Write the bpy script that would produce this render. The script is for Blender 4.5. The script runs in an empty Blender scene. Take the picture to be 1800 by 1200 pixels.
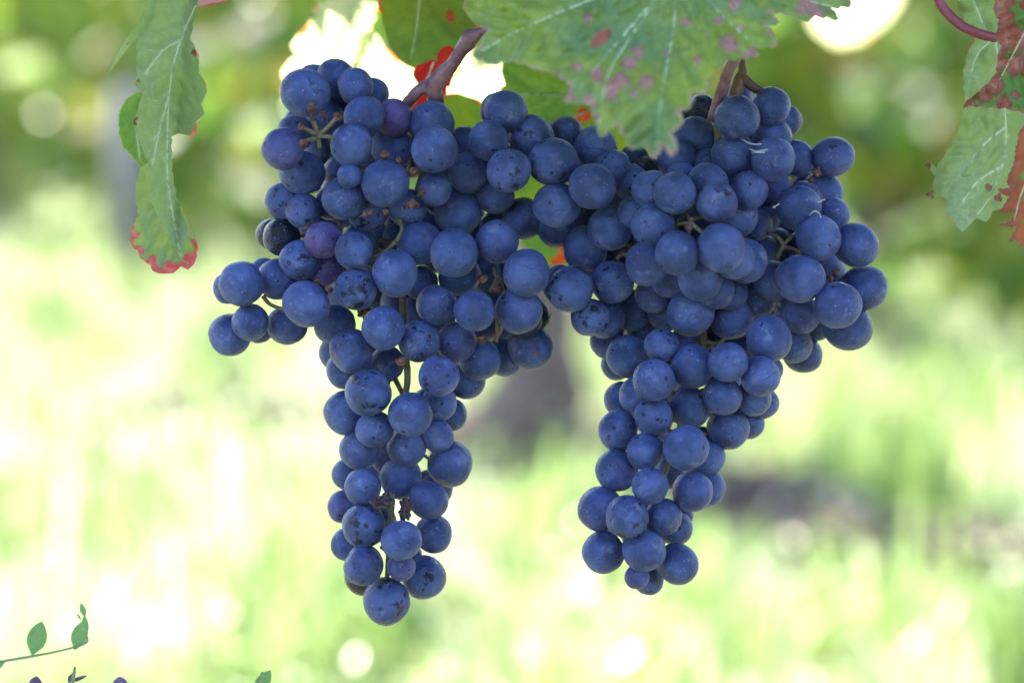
import bpy, bmesh, math, random
import numpy as np
from mathutils import Vector, Matrix, noise
from mathutils.geometry import delaunay_2d_cdt

random.seed(7)
rng = np.random.default_rng(7)
R = math.radians
S = bpy.context.scene
COL = S.collection

# ------------------------------------------------------------------ camera
CAM_H = 0.75
PITCH = R(6.0)
F = 5000.0                       # focal length in photo pixels (100 mm on a 36 mm sensor, 1800 px wide)
cam_d = bpy.data.cameras.new('camera')
cam = bpy.data.objects.new('camera', cam_d)
COL.objects.link(cam)
cam.location = (0, 0, CAM_H)
cam.rotation_euler = (R(90) - PITCH, 0, 0)
cam_d.lens = 100
cam_d.sensor_width = 36
cam_d.clip_start = 0.02
cam_d.clip_end = 400
cam_d.dof.use_dof = True
cam_d.dof.focus_distance = 0.985
cam_d.dof.aperture_fstop = 5.6
cam_d.dof.aperture_blades = 0
S.camera = cam

# ------------------------------------------------------------------ sky and sun
SUN_EL, SUN_AZ = 60.0, -28.0      # azimuth measured from +Y (behind the vines) towards +X
w = bpy.data.worlds.new('World')
S.world = w
w.use_nodes = True
nt = w.node_tree
bg = nt.nodes['Background']
sky = nt.nodes.new('ShaderNodeTexSky')
sky.sky_type = 'NISHITA'
sky.sun_disc = False
sky.sun_elevation = R(SUN_EL)
sky.sun_rotation = R(SUN_AZ)
nt.links.new(sky.outputs[0], bg.inputs[0])
bg.inputs[1].default_value = 0.15
sd = Vector((math.sin(R(SUN_AZ)) * math.cos(R(SUN_EL)), math.cos(R(SUN_AZ)) * math.cos(R(SUN_EL)), math.sin(R(SUN_EL))))
sl = bpy.data.lights.new('sun', 'SUN')
sl.energy = 4.2
sl.angle = R(0.5)
sl.color = (1.0, 0.94, 0.84)
so = bpy.data.objects.new('sun', sl)
COL.objects.link(so)
so.rotation_euler = (-sd).to_track_quat('-Z', 'Y').to_euler()
S.view_settings.view_transform = 'Standard'
S.view_settings.look = 'None'
S.view_settings.gamma = 1
S.view_settings.use_curve_mapping = False
S.view_settings.exposure = 2.36
S.cycles.use_denoising = True
S.cycles.sample_clamp_indirect = 6
S.cycles.max_bounces = 8
S.cycles.transparent_max_bounces = 8

# ------------------------------------------------------------------ helpers
CR = Matrix.Rotation(R(90) - PITCH, 3, 'X')
CP = Vector((0, 0, CAM_H))


def at(x, y, d=1.0):
    """the place whose direction is photo point (x, y), d metres along the optical axis"""
    return CP + CR @ Vector(((x - 900) / F * d, (600 - y) / F * d, -d))


def ground_at(x, y):
    v = CR @ Vector(((x - 900) / F, (600 - y) / F, -1))
    t = -CAM_H / v.z
    return CP + v * t


def tag(o, label=None, cat=None, group=None, kind=None):
    if label: o['label'] = label
    if cat: o['category'] = cat
    if group: o['group'] = group
    if kind: o['kind'] = kind
    return o


def empty(name, loc):
    o = bpy.data.objects.new(name, None)
    o.empty_display_size = 0.02
    o.location = loc
    COL.objects.link(o)
    return o


def link(name, me, parent=None, mat=None):
    if mat is not None and not me.materials:
        me.materials.append(mat)
    o = bpy.data.objects.new(name, me)
    COL.objects.link(o)
    if parent is not None:
        o.parent = parent
        g = parent
        off = Vector((0, 0, 0))
        while g is not None:
            off += g.location
            g = g.parent
        o.location = -off          # geometry is written in world coordinates
    return o


def smooth(me):
    me.polygons.foreach_set('use_smooth', [True] * len(me.polygons))


class Geo:
    def __init__(self):
        self.v, self.f = [], []

    def tube(self, pts, rads, n=8, cap=True, lump=0.0):
        pts = [Vector(p) for p in pts]
        base = len(self.v)
        up = Vector((0.13, 0.31, 0.94)).normalized()
        for i, p in enumerate(pts):
            t = (pts[min(i + 1, len(pts) - 1)] - pts[max(i - 1, 0)]).normalized()
            a = t.cross(up)
            if a.length < 1e-4:
                a = t.cross(Vector((1, 0, 0)))
            a.normalize()
            b = t.cross(a)
            for k in range(n):
                an = 2 * math.pi * k / n
                r = rads[i] * (1 + (lump * (noise.noise(p * 300 + Vector((k * 1.7, 0, 0)))) if lump else 0))
                self.v.append(p + a * (math.cos(an) * r) + b * (math.sin(an) * r))
        for i in range(len(pts) - 1):
            for k in range(n):
                q = base + i * n
                self.f.append((q + k, q + (k + 1) % n, q + n + (k + 1) % n, q + n + k))
        if cap:
            self.f.append(tuple(base + k for k in range(n))[::-1])
            q = base + (len(pts) - 1) * n
            self.f.append(tuple(q + k for k in range(n)))

    def blob(self, c, r, n=8, m=6, sq=(1, 1, 1), rough=0.25, seed=0.0):
        c = Vector(c)
        base = len(self.v)
        for j in range(m + 1):
            th = math.pi * j / m
            for k in range(n):
                ph = 2 * math.pi * k / n
                d = Vector((math.sin(th) * math.cos(ph), math.sin(th) * math.sin(ph), math.cos(th)))
                rr = r * (1 + rough * noise.noise(d * 2.2 + Vector((seed, seed * .7, 0))))
                self.v.append(c + Vector((d.x * rr * sq[0], d.y * rr * sq[1], d.z * rr * sq[2])))
        for j in range(m):
            for k in range(n):
                q = base + j * n
                self.f.append((q + k, q + (k + 1) % n, q + n + (k + 1) % n, q + n + k))

    def mesh(self, name, sm=True):
        me = bpy.data.meshes.new(name)
        me.from_pydata([tuple(v) for v in self.v], [], self.f)
        me.validate()
        if sm: smooth(me)
        return me


def curve_pts(ctrl, n=6):
    """Catmull-Rom through control points (tuples of any length)"""
    c = [np.array(p, float) for p in ctrl]
    c = [2 * c[0] - c[1]] + c + [2 * c[-1] - c[-2]]
    out = []
    for i in range(1, len(c) - 2):
        for k in range(n):
            t = k / n
            out.append(0.5 * ((2 * c[i]) + (-c[i - 1] + c[i + 1]) * t + (2 * c[i - 1] - 5 * c[i] + 4 * c[i + 1] - c[i + 2]) * t * t
                              + (-c[i - 1] + 3 * c[i] - 3 * c[i + 1] + c[i + 2]) * t ** 3))
    out.append(c[-2])
    return out


# ------------------------------------------------------------------ node helpers
class NT:
    def __init__(self, name):
        self.m = bpy.data.materials.new(name)
        self.m.use_nodes = True
        self.t = self.m.node_tree
        self.p = self.t.nodes['Principled BSDF']
        self.out = self.t.nodes['Material Output']

    def n(self, kind, **kw):
        nd = self.t.nodes.new('ShaderNode' + kind)
        for k, v in kw.items():
            setattr(nd, k, v)
        return nd

    def l(self, a, b):
        self.t.links.new(a, b)

    def put(self, sock, v):
        if isinstance(v, (int, float)):
            sock.default_value = v
        elif isinstance(v, (tuple, list)):
            sock.default_value = (*v, 1.0)[:4] if len(sock.default_value) == 4 else v
        else:
            self.l(v, sock)

    def math(self, op, a, b=None, c=None, clamp=False):
        nd = self.n('Math', operation=op, use_clamp=clamp)
        self.put(nd.inputs[0], a)
        if b is not None: self.put(nd.inputs[1], b)
        if c is not None: self.put(nd.inputs[2], c)
        return nd.outputs[0]

    def mix(self, f, a, b):
        nd = self.n('Mix', data_type='RGBA')
        self.put(nd.inputs[0], f)
        self.put(nd.inputs[6], a)
        self.put(nd.inputs[7], b)
        return nd.outputs[2]

    def ramp(self, v, lo, hi, to0=0.0, to1=1.0):
        nd = self.n('MapRange', interpolation_type='SMOOTHSTEP')
        self.put(nd.inputs[0], v)
        for i, x in zip((1, 2, 3, 4), (lo, hi, to0, to1)):
            self.put(nd.inputs[i], x)
        return nd.outputs[0]

    def noise(self, vec, scale, detail=3, rough=0.5):
        nd = self.n('TexNoise')
        self.l(vec, nd.inputs['Vector'])
        nd.inputs['Scale'].default_value = scale
        nd.inputs['Detail'].default_value = detail
        nd.inputs['Roughness'].default_value = rough
        return nd.outputs['Fac']

    def attr(self, name, typ='GEOMETRY'):
        nd = self.n('Attribute', attribute_name=name, attribute_type=typ)
        return nd

    def bump(self, h, strength, dist):
        nd = self.n('Bump')
        nd.inputs['Strength'].default_value = strength
        nd.inputs['Distance'].default_value = dist
        self.l(h, nd.inputs['Height'])
        self.l(nd.outputs[0], self.p.inputs['Normal'])
        return nd.outputs[0]


def simple_mat(name, c1, c2, scale=40, rough=0.6, bump=0.0, spec=0.5):
    m = NT(name)
    co = m.n('TexCoord').outputs['Object']
    f = m.ramp(m.noise(co, scale, 4, 0.6), 0.35, 0.65)
    m.l(m.mix(f, c1, c2), m.p.inputs['Base Color'])
    m.p.inputs['Roughness'].default_value = rough
    m.p.inputs['Specular IOR Level'].default_value = spec
    if bump:
        m.bump(m.noise(co, scale * 3, 4, 0.6), 0.6, bump)
    return m.m


# ------------------------------------------------------------------ grape skin: waxy bloom over dark skin
def grape_material(name='grape_skin_with_bloom'):
    m = NT(name)
    oi = m.n('ObjectInfo')
    sep = m.n('SeparateColor')
    m.l(oi.outputs['Color'], sep.inputs[0])
    rub, purple, light = sep.outputs[0], sep.outputs[1], sep.outputs[2]
    tc = m.n('TexCoord').outputs['Object']
    mp = m.n('VectorMath', operation='MULTIPLY_ADD')
    m.l(tc, mp.inputs[0])
    mp.inputs[1].default_value = (1, 1, 1)
    cmb = m.n('CombineXYZ')
    m.l(m.math('MULTIPLY', oi.outputs['Random'], 91.0), cmb.inputs[0])
    m.l(m.math('MULTIPLY', oi.outputs['Random'], 37.0), cmb.inputs[1])
    m.l(m.math('MULTIPLY', oi.outputs['Random'], 53.0), cmb.inputs[2])
    m.l(cmb.outputs[0], mp.inputs[2])
    v = mp.outputs[0]
    # large scale bloom density
    big = m.noise(v, 0.9, 3, 0.5)
    mid = m.noise(v, 3.0, 6, 0.62)
    fine = m.noise(v, 26.0, 3, 0.6)
    bloom = m.ramp(big, 0.3, 0.68, 0.50, 1.0)
    bloom = m.math('MULTIPLY', bloom, m.ramp(mid, 0.25, 0.62, 0.80, 1.0))
    bloom = m.math('MULTIPLY', bloom, m.ramp(fine, 0.3, 0.7, 0.9, 1.05))
    # rubbed, bare patches, edge broken by noise; amount by grape
    warp = m.math('ADD', m.noise(v, 1.7, 4, 0.55), m.math('MULTIPLY', m.math('SUBTRACT', fine, 0.5), 0.05))
    th = m.math('ADD', 0.20, m.math('MULTIPLY', rub, 0.27))
    bare = m.math('SUBTRACT', 1.0, m.ramp(m.math('SUBTRACT', warp, th), -0.045, 0.03))
    # small round marks
    vo = m.n('TexVoronoi')
    wv = m.n('VectorMath', operation='MULTIPLY_ADD')
    nz = m.n('TexNoise')
    m.l(v, nz.inputs['Vector'])
    nz.inputs['Scale'].default_value = 6
    m.l(nz.outputs['Color'], wv.inputs[0])
    wv.inputs[1].default_value = (0.22, 0.22, 0.22)
    m.l(v, wv.inputs[2])
    m.l(wv.outputs[0], vo.inputs['Vector'])
    vo.inputs['Scale'].default_value = 1.9
    csep = m.n('SeparateColor')
    m.l(vo.outputs['Color'], csep.inputs[0])
    size = m.math('MULTIPLY', m.ramp(csep.outputs[0], 0.45, 1.0), m.math('ADD', 0.15, m.math('MULTIPLY', rub, 0.20)))
    mark = m.ramp(m.math('SUBTRACT', size, vo.outputs['Distance']), -0.01, 0.02)
    bare = m.math('MAXIMUM', bare, m.math('MULTIPLY', mark, 0.85))
    # fine scratches
    sc = m.n('TexWave')
    m.l(v, sc.inputs['Vector'])
    sc.inputs['Scale'].default_value = 0.45
    sc.inputs['Distortion'].default_value = 14
    sc.inputs['Detail'].default_value = 3
    scr = m.math('MULTIPLY', m.ramp(sc.outputs['Fac'], 0.985, 0.999), m.ramp(big, 0.5, 0.6, 0.0, 0.45))
    bare = m.math('MAXIMUM', bare, scr)
    cov = m.math('MULTIPLY', bloom, m.math('SUBTRACT', 1.0, m.math('MULTIPLY', bare, 0.88)))
    skin = m.mix(purple, (0.002, 0.002, 0.005), (0.040, 0.010, 0.045))
    bl = m.mix(purple, (0.051, 0.086, 0.280), (0.088, 0.060, 0.25))
    bl2 = m.mix(m.ramp(big, 0.4, 0.65), bl, m.mix(purple, (0.066, 0.104, 0.300), (0.105, 0.075, 0.25)))
    hs = m.n('HueSaturation')
    m.l(bl2, hs.inputs['Color'])
    m.l(m.math('ADD', 0.66, m.math('MULTIPLY', light, 0.62)), hs.inputs['Value'])
    base = m.mix(cov, skin, hs.outputs[0])
    smg = m.math('MULTIPLY', m.ramp(m.noise(v, 1.25, 4, 0.6), 0.58, 0.70), m.ramp(fine, 0.35, 0.6, 0.25, 0.6))
    base = m.mix(smg, base, (0.17, 0.19, 0.36))
    # pale dust specks
    v2 = m.n('TexVoronoi')
    m.l(v, v2.inputs['Vector'])
    v2.inputs['Scale'].default_value = 9
    c2 = m.n('SeparateColor')
    m.l(v2.outputs['Color'], c2.inputs[0])
    spk = m.math('MULTIPLY', m.math('LESS_THAN', v2.outputs['Distance'], m.math('MULTIPLY', c2.outputs[1], 0.2)),
                 m.math('GREATER_THAN', c2.outputs[0], m.ramp(m.noise(v, 1.3, 1), 0.4, 0.65, 0.95, 0.5)))
    base = m.mix(spk, base, (0.42, 0.42, 0.46))
    # style scar at the pole
    sx = m.n('SeparateXYZ')
    m.l(tc, sx.inputs[0])
    rad = m.math('SQRT', m.math('ADD', m.math('MULTIPLY', sx.outputs[0], sx.outputs[0]), m.math('MULTIPLY', sx.outputs[1], sx.outputs[1])))
    pole = m.math('MULTIPLY', m.math('LESS_THAN', sx.outputs[2], 0.0), m.ramp(rad, 0.05, 0.085, 1.0, 0.0))
    base = m.mix(m.math('MULTIPLY', pole, 0.85), base, (0.03, 0.018, 0.012))
    dot = m.math('MULTIPLY', m.math('LESS_THAN', sx.outputs[2], 0.0), m.ramp(rad, 0.02, 0.035, 1.0, 0.0))
    base = m.mix(m.math('MULTIPLY', dot, 0.8), base, (0.30, 0.20, 0.13))
    m.l(base, m.p.inputs['Base Color'])
    m.l(m.ramp(cov, 0.0, 0.85, 0.16, 0.44), m.p.inputs['Roughness'])
    m.p.inputs['Specular IOR Level'].default_value = 0.30
    m.p.inputs['Sheen Weight'].default_value = 0.06
    m.p.inputs['Sheen Roughness'].default_value = 0.45
    m.p.inputs['Sheen Tint'].default_value = (0.62, 0.74, 1.0, 1)
    h = m.math('ADD', m.math('MULTIPLY', cov, 0.25), m.math('ADD', m.math('MULTIPLY', fine, 0.12), m.math('MULTIPLY', mid, 0.6)))
    m.bump(h, 0.35, 0.02)
    return m.m


def leaf_material(name, main, alt, vein, edge, spot, edge_w=10.0, trans=0.35, vein_w=2.2, under=None, gloss=0.5, edge_broken=0.0, spots_noise=0.0, ring_w=0.08):
    m = NT(name)
    tc = m.n('TexCoord').outputs['Object']
    vd = m.attr('vein').outputs['Fac']
    ed = m.attr('edge').outputs['Fac']
    sp = m.attr('spot').outputs['Fac']
    n1 = m.noise(tc, 45, 4, 0.55)
    n2 = m.noise(tc, 260, 4, 0.6)
    n3 = m.noise(tc, 26, 3, 0.55)
    n5 = m.noise(tc, 330, 5, 0.65)
    c = m.mix(m.ramp(n3, 0.35, 0.65), main, alt)
    c = m.mix(m.math('MULTIPLY', m.ramp(n1, 0.38, 0.68), 0.6), c, alt)
    c = m.mix(m.ramp(n2, 0.3, 0.75, 0.0, 0.35), c, tuple(x * 0.55 for x in main))
    c = m.mix(m.math('MULTIPLY', m.ramp(vd, 7.0, 20.0), m.ramp(n1, 0.3, 0.6, 0.25, 0.75)), c, alt)
    # net of fine veins
    vo = m.n('TexVoronoi', feature='DISTANCE_TO_EDGE')
    m.l(tc, vo.inputs['Vector'])
    vo.inputs['Scale'].default_value = 430
    vo.inputs['Randomness'].default_value = 0.9
    net = m.math('MULTIPLY', m.ramp(vo.outputs['Distance'], 0.0, 0.10, 0.22, 0.0), m.ramp(n1, 0.35, 0.6, 0.3, 1.0))
    c = m.mix(net, c, vein)
    vm = m.ramp(vd, vein_w * 0.5, vein_w * 1.6, 0.85, 0.0)
    c = m.mix(vm, c, vein)
    wob = m.math('MULTIPLY', m.math('ADD', m.math('SUBTRACT', n1, 0.5), m.math('SUBTRACT', n5, 0.5)), edge_w * 3.2)
    em = m.ramp(m.math('ADD', ed, wob), edge_w * 0.35, edge_w, 0.85, 0.0)
    if edge_broken:
        em = m.math('MULTIPLY', em, m.ramp(m.noise(tc, 70, 2, 0.5), edge_broken + .02, edge_broken + .12))
    c = m.mix(em, c, edge)
    sv = m.math('ADD', sp, m.math('MULTIPLY', m.math('SUBTRACT', n5, 0.5), 2.6))
    sm_ = m.ramp(m.math('ADD', sp, m.math('MULTIPLY', m.math('SUBTRACT', n5, 0.5), 2.6)), 0.75, 1.10, 1.0, 0.0)
    if spots_noise:
        n4 = m.noise(tc, 120, 3, 0.5)
        sm_ = m.math('MAXIMUM', sm_, m.ramp(n4, spots_noise, spots_noise + 0.03))
    spc = m.mix(m.ramp(n5, 0.40, 0.62), tuple(x * 0.85 for x in spot), tuple(min(1, x * 0.95 + 0.06) for x in spot))
    c = m.mix(m.math('MULTIPLY', sm_, 0.9), c, spc)
    ring = m.math('MULTIPLY', m.ramp(sv, 0.62, 0.92), m.ramp(sv, 0.98, 1.3, 1.0, 0.0))
    c = m.mix(m.math('MULTIPLY', ring, ring_w), c, tuple(x * 0.35 for x in spot))
    if under:
        ge = m.n('NewGeometry')
        c = m.mix(m.math('MULTIPLY', ge.outputs['Backfacing'], 0.85), c, m.mix(vm, under, vein))
    m.l(c, m.p.inputs['Base Color'])
    m.p.inputs['Roughness'].default_value = gloss
    m.p.inputs['Specular IOR Level'].default_value = 0.4
    nb = m.bump(m.math('ADD', m.math('MULTIPLY', net, -1.0), n2), 0.5, 0.0006)
    tr = m.n('BsdfTranslucent')
    hs = m.n('HueSaturation')
    m.l(c, hs.inputs['Color'])
    hs.inputs['Saturation'].default_value = 1.15
    hs.inputs['Value'].default_value = 1.7
    m.l(hs.outputs[0], tr.inputs[0])
    mx = m.n('MixShader')
    mx.inputs[0].default_value = trans
    m.l(m.p.outputs[0], mx.inputs[1])
    m.l(tr.outputs[0], mx.inputs[2])
    m.l(mx.outputs[0], m.out.inputs['Surface'])
    return m.m


def foliage_material(name, cols, trans=0.4, rough=0.4, val=1.8):
    m = NT(name)
    a = m.attr('leafrand').outputs['Fac']
    cr = m.n('ValToRGB')
    m.l(a, cr.inputs[0])
    el = cr.color_ramp.elements
    while len(el) < len(cols):
        el.new(0.5)
    for i, c in enumerate(cols):
        el[i].position = i / (len(cols) - 1)
        el[i].color = (*c, 1)
    tc = m.n('TexCoord').outputs['Object']
    n = m.noise(tc, 30, 3)
    c = m.mix(m.ramp(n, 0.4, 0.7, 0.0, 0.4), cr.outputs[0], (0.10, 0.13, 0.02))
    m.l(c, m.p.inputs['Base Color'])
    m.p.inputs['Roughness'].default_value = rough
    tr = m.n('BsdfTranslucent')
    hs = m.n('HueSaturation')
    m.l(c, hs.inputs['Color'])
    hs.inputs['Value'].default_value = val
    m.l(hs.outputs[0], tr.inputs[0])
    mx = m.n('MixShader')
    mx.inputs[0].default_value = trans
    m.l(m.p.outputs[0], mx.inputs[1])
    m.l(tr.outputs[0], mx.inputs[2])
    m.l(mx.outputs[0], m.out.inputs['Surface'])
    return m.m


# ------------------------------------------------------------------ ground
SOIL_A = ground_at(180, 695)
SOIL_B = ground_at(1850, 1035)


def ground_height(x, y):
    """soil ridge along the vine row, low bumps elsewhere"""
    a, b = SOIL_A, SOIL_B
    dx, dy = b.x - a.x, b.y - a.y
    L = math.hypot(dx, dy)
    s = ((x - a.x) * dx + (y - a.y) * dy) / L
    t = ((x - a.x) * dy - (y - a.y) * dx) / L
    return 0.012 * noise.noise(Vector((x * 1.5, y * 1.5, 0)))


def make_ground():
    bm = bmesh.new()
    n = 60
    xs = [math.copysign(abs(u) ** 3, u) * 150 for u in np.linspace(-1, 1, n)]
    ys = [-60 + 210 * 0 + v for v in (math.copysign(abs(u) ** 3, u) * 150 for u in np.linspace(-1, 1, n))]
    ys = [v + 60 for v in ys]
    grid = [[bm.verts.new((x, y + 0, ground_height(x, y) if abs(x) < 20 and abs(y) < 40 else 0.0)) for x in xs] for y in ys]
    for j in range(n - 1):
        for i in range(n - 1):
            bm.faces.new((grid[j][i], grid[j][i + 1], grid[j + 1][i + 1], grid[j + 1][i]))
    me = bpy.data.meshes.new('ground')
    bm.to_mesh(me)
    smooth(me)
    m = NT('dry_grassy_ground')
    tc = m.n('TexCoord').outputs['Object']
    a = m.ramp(m.noise(tc, 1.7, 5, 0.6), 0.35, 0.65)
    b = m.ramp(m.noise(tc, 14, 5, 0.65), 0.40, 0.62)
    c = m.mix(a, (0.09, 0.13, 0.04), (0.17, 0.16, 0.09))
    c = m.mix(m.math('MULTIPLY', b, 0.6), c, (0.27, 0.25, 0.18))
    c = m.mix(m.ramp(m.noise(tc, 9, 4), 0.50, 0.62, 0.0, 0.75), c, (0.06, 0.08, 0.035))
    m.l(c, m.p.inputs['Base Color'])
    m.p.inputs['Roughness'].default_value = 0.9
    m.bump(m.noise(tc, 30, 5), 0.8, 0.02)
    return tag(link('ground', me, None, m.m), kind='structure')


make_ground()


def clods_along(ctrl, n, spread, rmin, rmax, seed):
    """a low ragged ridge of earth clods along ground points"""
    r_ = random.Random(seed)
    g = Geo()
    for i in range(n):
        t = r_.random() * (len(ctrl) - 1)
        k = min(int(t), len(ctrl) - 2)
        p = ctrl[k].lerp(ctrl[k + 1], t - k)
        p = p + Vector((r_.gauss(0, spread), r_.gauss(0, spread), 0))
        rr = r_.uniform(rmin, rmax)
        g.blob((p.x, p.y, ground_height(p.x, p.y) + rr * 0.25), rr, 9, 6, (1.2, 1.2, 0.75), 0.9, r_.random() * 50)
    return g.mesh('soil')


soil_mat = simple_mat('dark_turned_earth', (0.045, 0.028, 0.024), (0.10, 0.065, 0.055), 25, 0.95, 0.01)
soil = link('soil_ridge', clods_along([ground_at(1280, 885), ground_at(1400, 920), ground_at(1530, 985), ground_at(1630, 1005), ground_at(1730, 1025)], 130, 0.035, 0.03, 0.07, 3), None, soil_mat)
tag(soil, kind='structure')
soil2 = link('soil_ridge', clods_along([ground_at(840, 770), ground_at(930, 800), ground_at(1010, 815)], 50, 0.06, 0.02, 0.06, 4), None, soil_mat)
tag(soil2, kind='structure')
soil3 = link('soil_ridge', clods_along([ground_at(240, 700), ground_at(380, 735), ground_at(520, 745)], 26, 0.07, 0.02, 0.04, 5), None, soil_mat)
tag(soil3, kind='structure')


# ------------------------------------------------------------------ grass
def sheet_mesh(name, V, Fc, rand):
    me = bpy.data.meshes.new(name)
    me.vertices.add(len(V))
    me.vertices.foreach_set('co', np.asarray(V, np.float32).ravel())
    Fc = np.asarray(Fc, np.int32)
    me.loops.add(Fc.size)
    me.loops.foreach_set('vertex_index', Fc.ravel())
    me.polygons.add(len(Fc))
    me.polygons.foreach_set('loop_start', np.arange(0, Fc.size, Fc.shape[1], dtype=np.int32))
    me.update(calc_edges=True)
    at_ = me.attributes.new('leafrand', 'FLOAT', 'POINT')
    at_.data.foreach_set('value', np.asarray(rand, np.float32))
    smooth(me)
    return me


def make_grass(n, dmin, dmax, hmin, hmax, wid, seed):
    g = np.random.default_rng(seed)
    u = g.random(n)
    d = dmin * (dmax / dmin) ** u
    x = (g.random(n) * 2 - 1) * (0.24 * d + 0.25)
    clump = np.array([noise.noise(Vector((a * 1.3, b * 1.3, 3.0))) for a, b in zip(x, d)])
    tuft = np.array([noise.noise(Vector((a * 6.5, b * 3.2, 9.0))) for a, b in zip(x, d)])
    keep = g.random(n) < np.clip(0.55 + 1.0 * clump + 1.5 * tuft, 0.04, 1)
    # little grass on the dark earth
    def near(px0, py0, px1, py1, wd):
        a, b = ground_at(px0, py0), ground_at(px1, py1)
        ab = np.array([b.x - a.x, b.y - a.y]); L2 = ab @ ab
        t = np.clip(((x - a.x) * ab[0] + (d - a.y) * ab[1]) / L2, 0, 1)
        return np.hypot(x - a.x - t * ab[0], d - a.y - t * ab[1]) < wd
    earth = near(1250, 880, 1530, 975, .12) | near(1530, 975, 1760, 1000, .10) | near(850, 790, 1000, 810, .17) | near(260, 710, 500, 745, .10)
    keep &= ~(earth & (g.random(n) < 0.9))
    x, d, clump, tuft = x[keep], d[keep], clump[keep], tuft[keep]
    n = len(x)
    h = (hmin + (hmax - hmin) * g.random(n) ** 1.6) * (0.8 + 0.6 * np.clip(clump, -0.5, 0.8) + 1.3 * np.clip(tuft, -.4, .6))
    yaw = g.random(n) * 2 * np.pi
    lean = g.normal(0, 0.45, n)
    wv = wid * (0.6 + 0.8 * g.random(n)) * (0.6 + 0.1 * d)
    bx, by = np.cos(yaw), np.sin(yaw)
    lx, ly = np.cos(yaw + np.pi / 2), np.sin(yaw + np.pi / 2)
    z0 = np.zeros(n)
    low = np.zeros(n, bool)
    for (ax, ay, bx_, by_, wd_) in ((1250, 890, 1530, 985, .24), (1530, 985, 1740, 1020, .22), (830, 790, 1020, 815, .42), (260, 710, 500, 745, .25)):
        a_, b_ = ground_at(ax, ay), ground_at(bx_, by_)
        ab = np.array([b_.x - a_.x, b_.y - a_.y])
        t_ = np.clip(((x - a_.x) * ab[0] + (d + .22 - a_.y) * ab[1]) / (ab @ ab), 0, 1)
        low |= np.hypot(x - a_.x - t_ * ab[0], d + .22 - a_.y - t_ * ab[1]) < wd_
    h = np.where(low, h * 0.35, h)
    def pt(side, up, bend):
        return np.stack([x + bx * wv * side + lx * h * lean * bend, d + by * wv * side + ly * h * lean * bend, z0 + h * up], 1)
    V = np.stack([pt(-1, 0, 0), pt(1, 0, 0), pt(-.8, .5, .3), pt(.8, .5, .3), pt(-.35, .85, .8), pt(.35, .85, .8)], 1).reshape(-1, 3)
    i = np.arange(n)[:, None] * 6
    Fc = np.concatenate([i + np.array([0, 1, 3, 2]), i + np.array([2, 3, 5, 4])])
    hue = np.array([noise.noise(Vector((a * 4.1, b * 2.6, 31.0))) for a, b in zip(x, d)])
    rr = np.repeat(np.clip(0.5 + (g.random(n) - .5) * 0.55 + 0.75 * hue, 0, 1), 6)
    return sheet_mesh('grass', V, Fc, rr)


grass_mat = foliage_material('sunlit_grass', [(0.04, 0.10, 0.025), (0.16, 0.26, 0.06), (0.32, 0.43, 0.14), (0.54, 0.58, 0.33), (0.70, 0.68, 0.56)], 0.45, 0.28, 1.5)
tag(link('grass', make_grass(62000, 2.6, 13, 0.025, 0.17, 0.0046, 11), None, grass_mat), 'bright blurred grass between the vine rows', 'grass', kind='stuff')


def tall_blades(n, seed):
    g = np.random.default_rng(seed)
    V, Fc, rr = [], [], []
    for _ in range(n):
        dd = 2.9 * (8.5 / 2.9) ** g.random()
        xx = (g.random() * 2 - 1) * (0.2 * dd + 0.1)
        if -0.3 < xx < 0.85 and 3.4 < dd < 5.0: continue
        h = g.uniform(0.10, 0.26)
        w_ = g.uniform(0.003, 0.0065)
        az, ln = g.uniform(0, 6.28), abs(g.normal(0.0, 0.9))
        k = len(V)
        for q, u in enumerate((0, .3, .6, .85, 1)):
            c = Vector((xx + math.cos(az) * ln * h * u * u, dd + math.sin(az) * ln * h * u * u, h * (u - 0.25 * ln * u * u)))
            ww = w_ * (0.6, 1, .9, .55, .08)[q]
            V += [tuple(c - Vector((math.sin(az), -math.cos(az), 0)) * ww), tuple(c + Vector((math.sin(az), -math.cos(az), 0)) * ww)]
            if q: Fc.append((k + 2 * q - 2, k + 2 * q - 1, k + 2 * q + 1, k + 2 * q))
        rr += [float(np.clip(g.normal(.72, .2), 0, 1))] * 10
    return sheet_mesh('grass', V, Fc, rr)


tag(link('grass', tall_blades(520, 8), None, grass_mat), 'tall pale grass blades standing above the short turf', 'grass', kind='stuff')


def broad_weeds(n, seed):
    g = np.random.default_rng(seed)
    V, Fc, rr = [], [], []
    for _ in range(n):
        dd = 2.7 * (12 / 2.7) ** g.random()
        xx = (g.random() * 2 - 1) * (0.22 * dd + 0.2)
        if noise.noise(Vector((xx * 5, dd * 4, 70))) < 0.02: continue
        L = g.uniform(0.005, 0.017)
        z = g.uniform(0.01, 0.13)
        nrm = Vector((g.normal(0, .45), g.normal(0, .45), 1)).normalized()
        t = Vector((g.normal(), g.normal(), 0)); t = (t - nrm * t.dot(nrm)).normalized()
        b_ = nrm.cross(t)
        k = len(V)
        c0 = Vector((xx, dd, z))
        for (u, w_, h_) in ((-1, 0, 0), (-.4, .5, .1), (.4, .5, .1), (1, 0, 0), (.4, -.5, .1), (-.4, -.5, .1)):
            V.append(tuple(c0 + (t * u + b_ * w_ + nrm * h_) * L))
        Fc += [(k, k + 1, k + 2, k + 3), (k, k + 3, k + 4, k + 5)]
        rr += [float(np.clip(g.normal(.6, .3), 0, 1))] * 6
    return sheet_mesh('ground_cover', V, Fc, rr)


tag(link('ground_cover', broad_weeds(9000, 12), None, grass_mat), 'small pale broad-leaved weeds scattered in the blurred grass', 'ground cover', kind='stuff')


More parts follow.
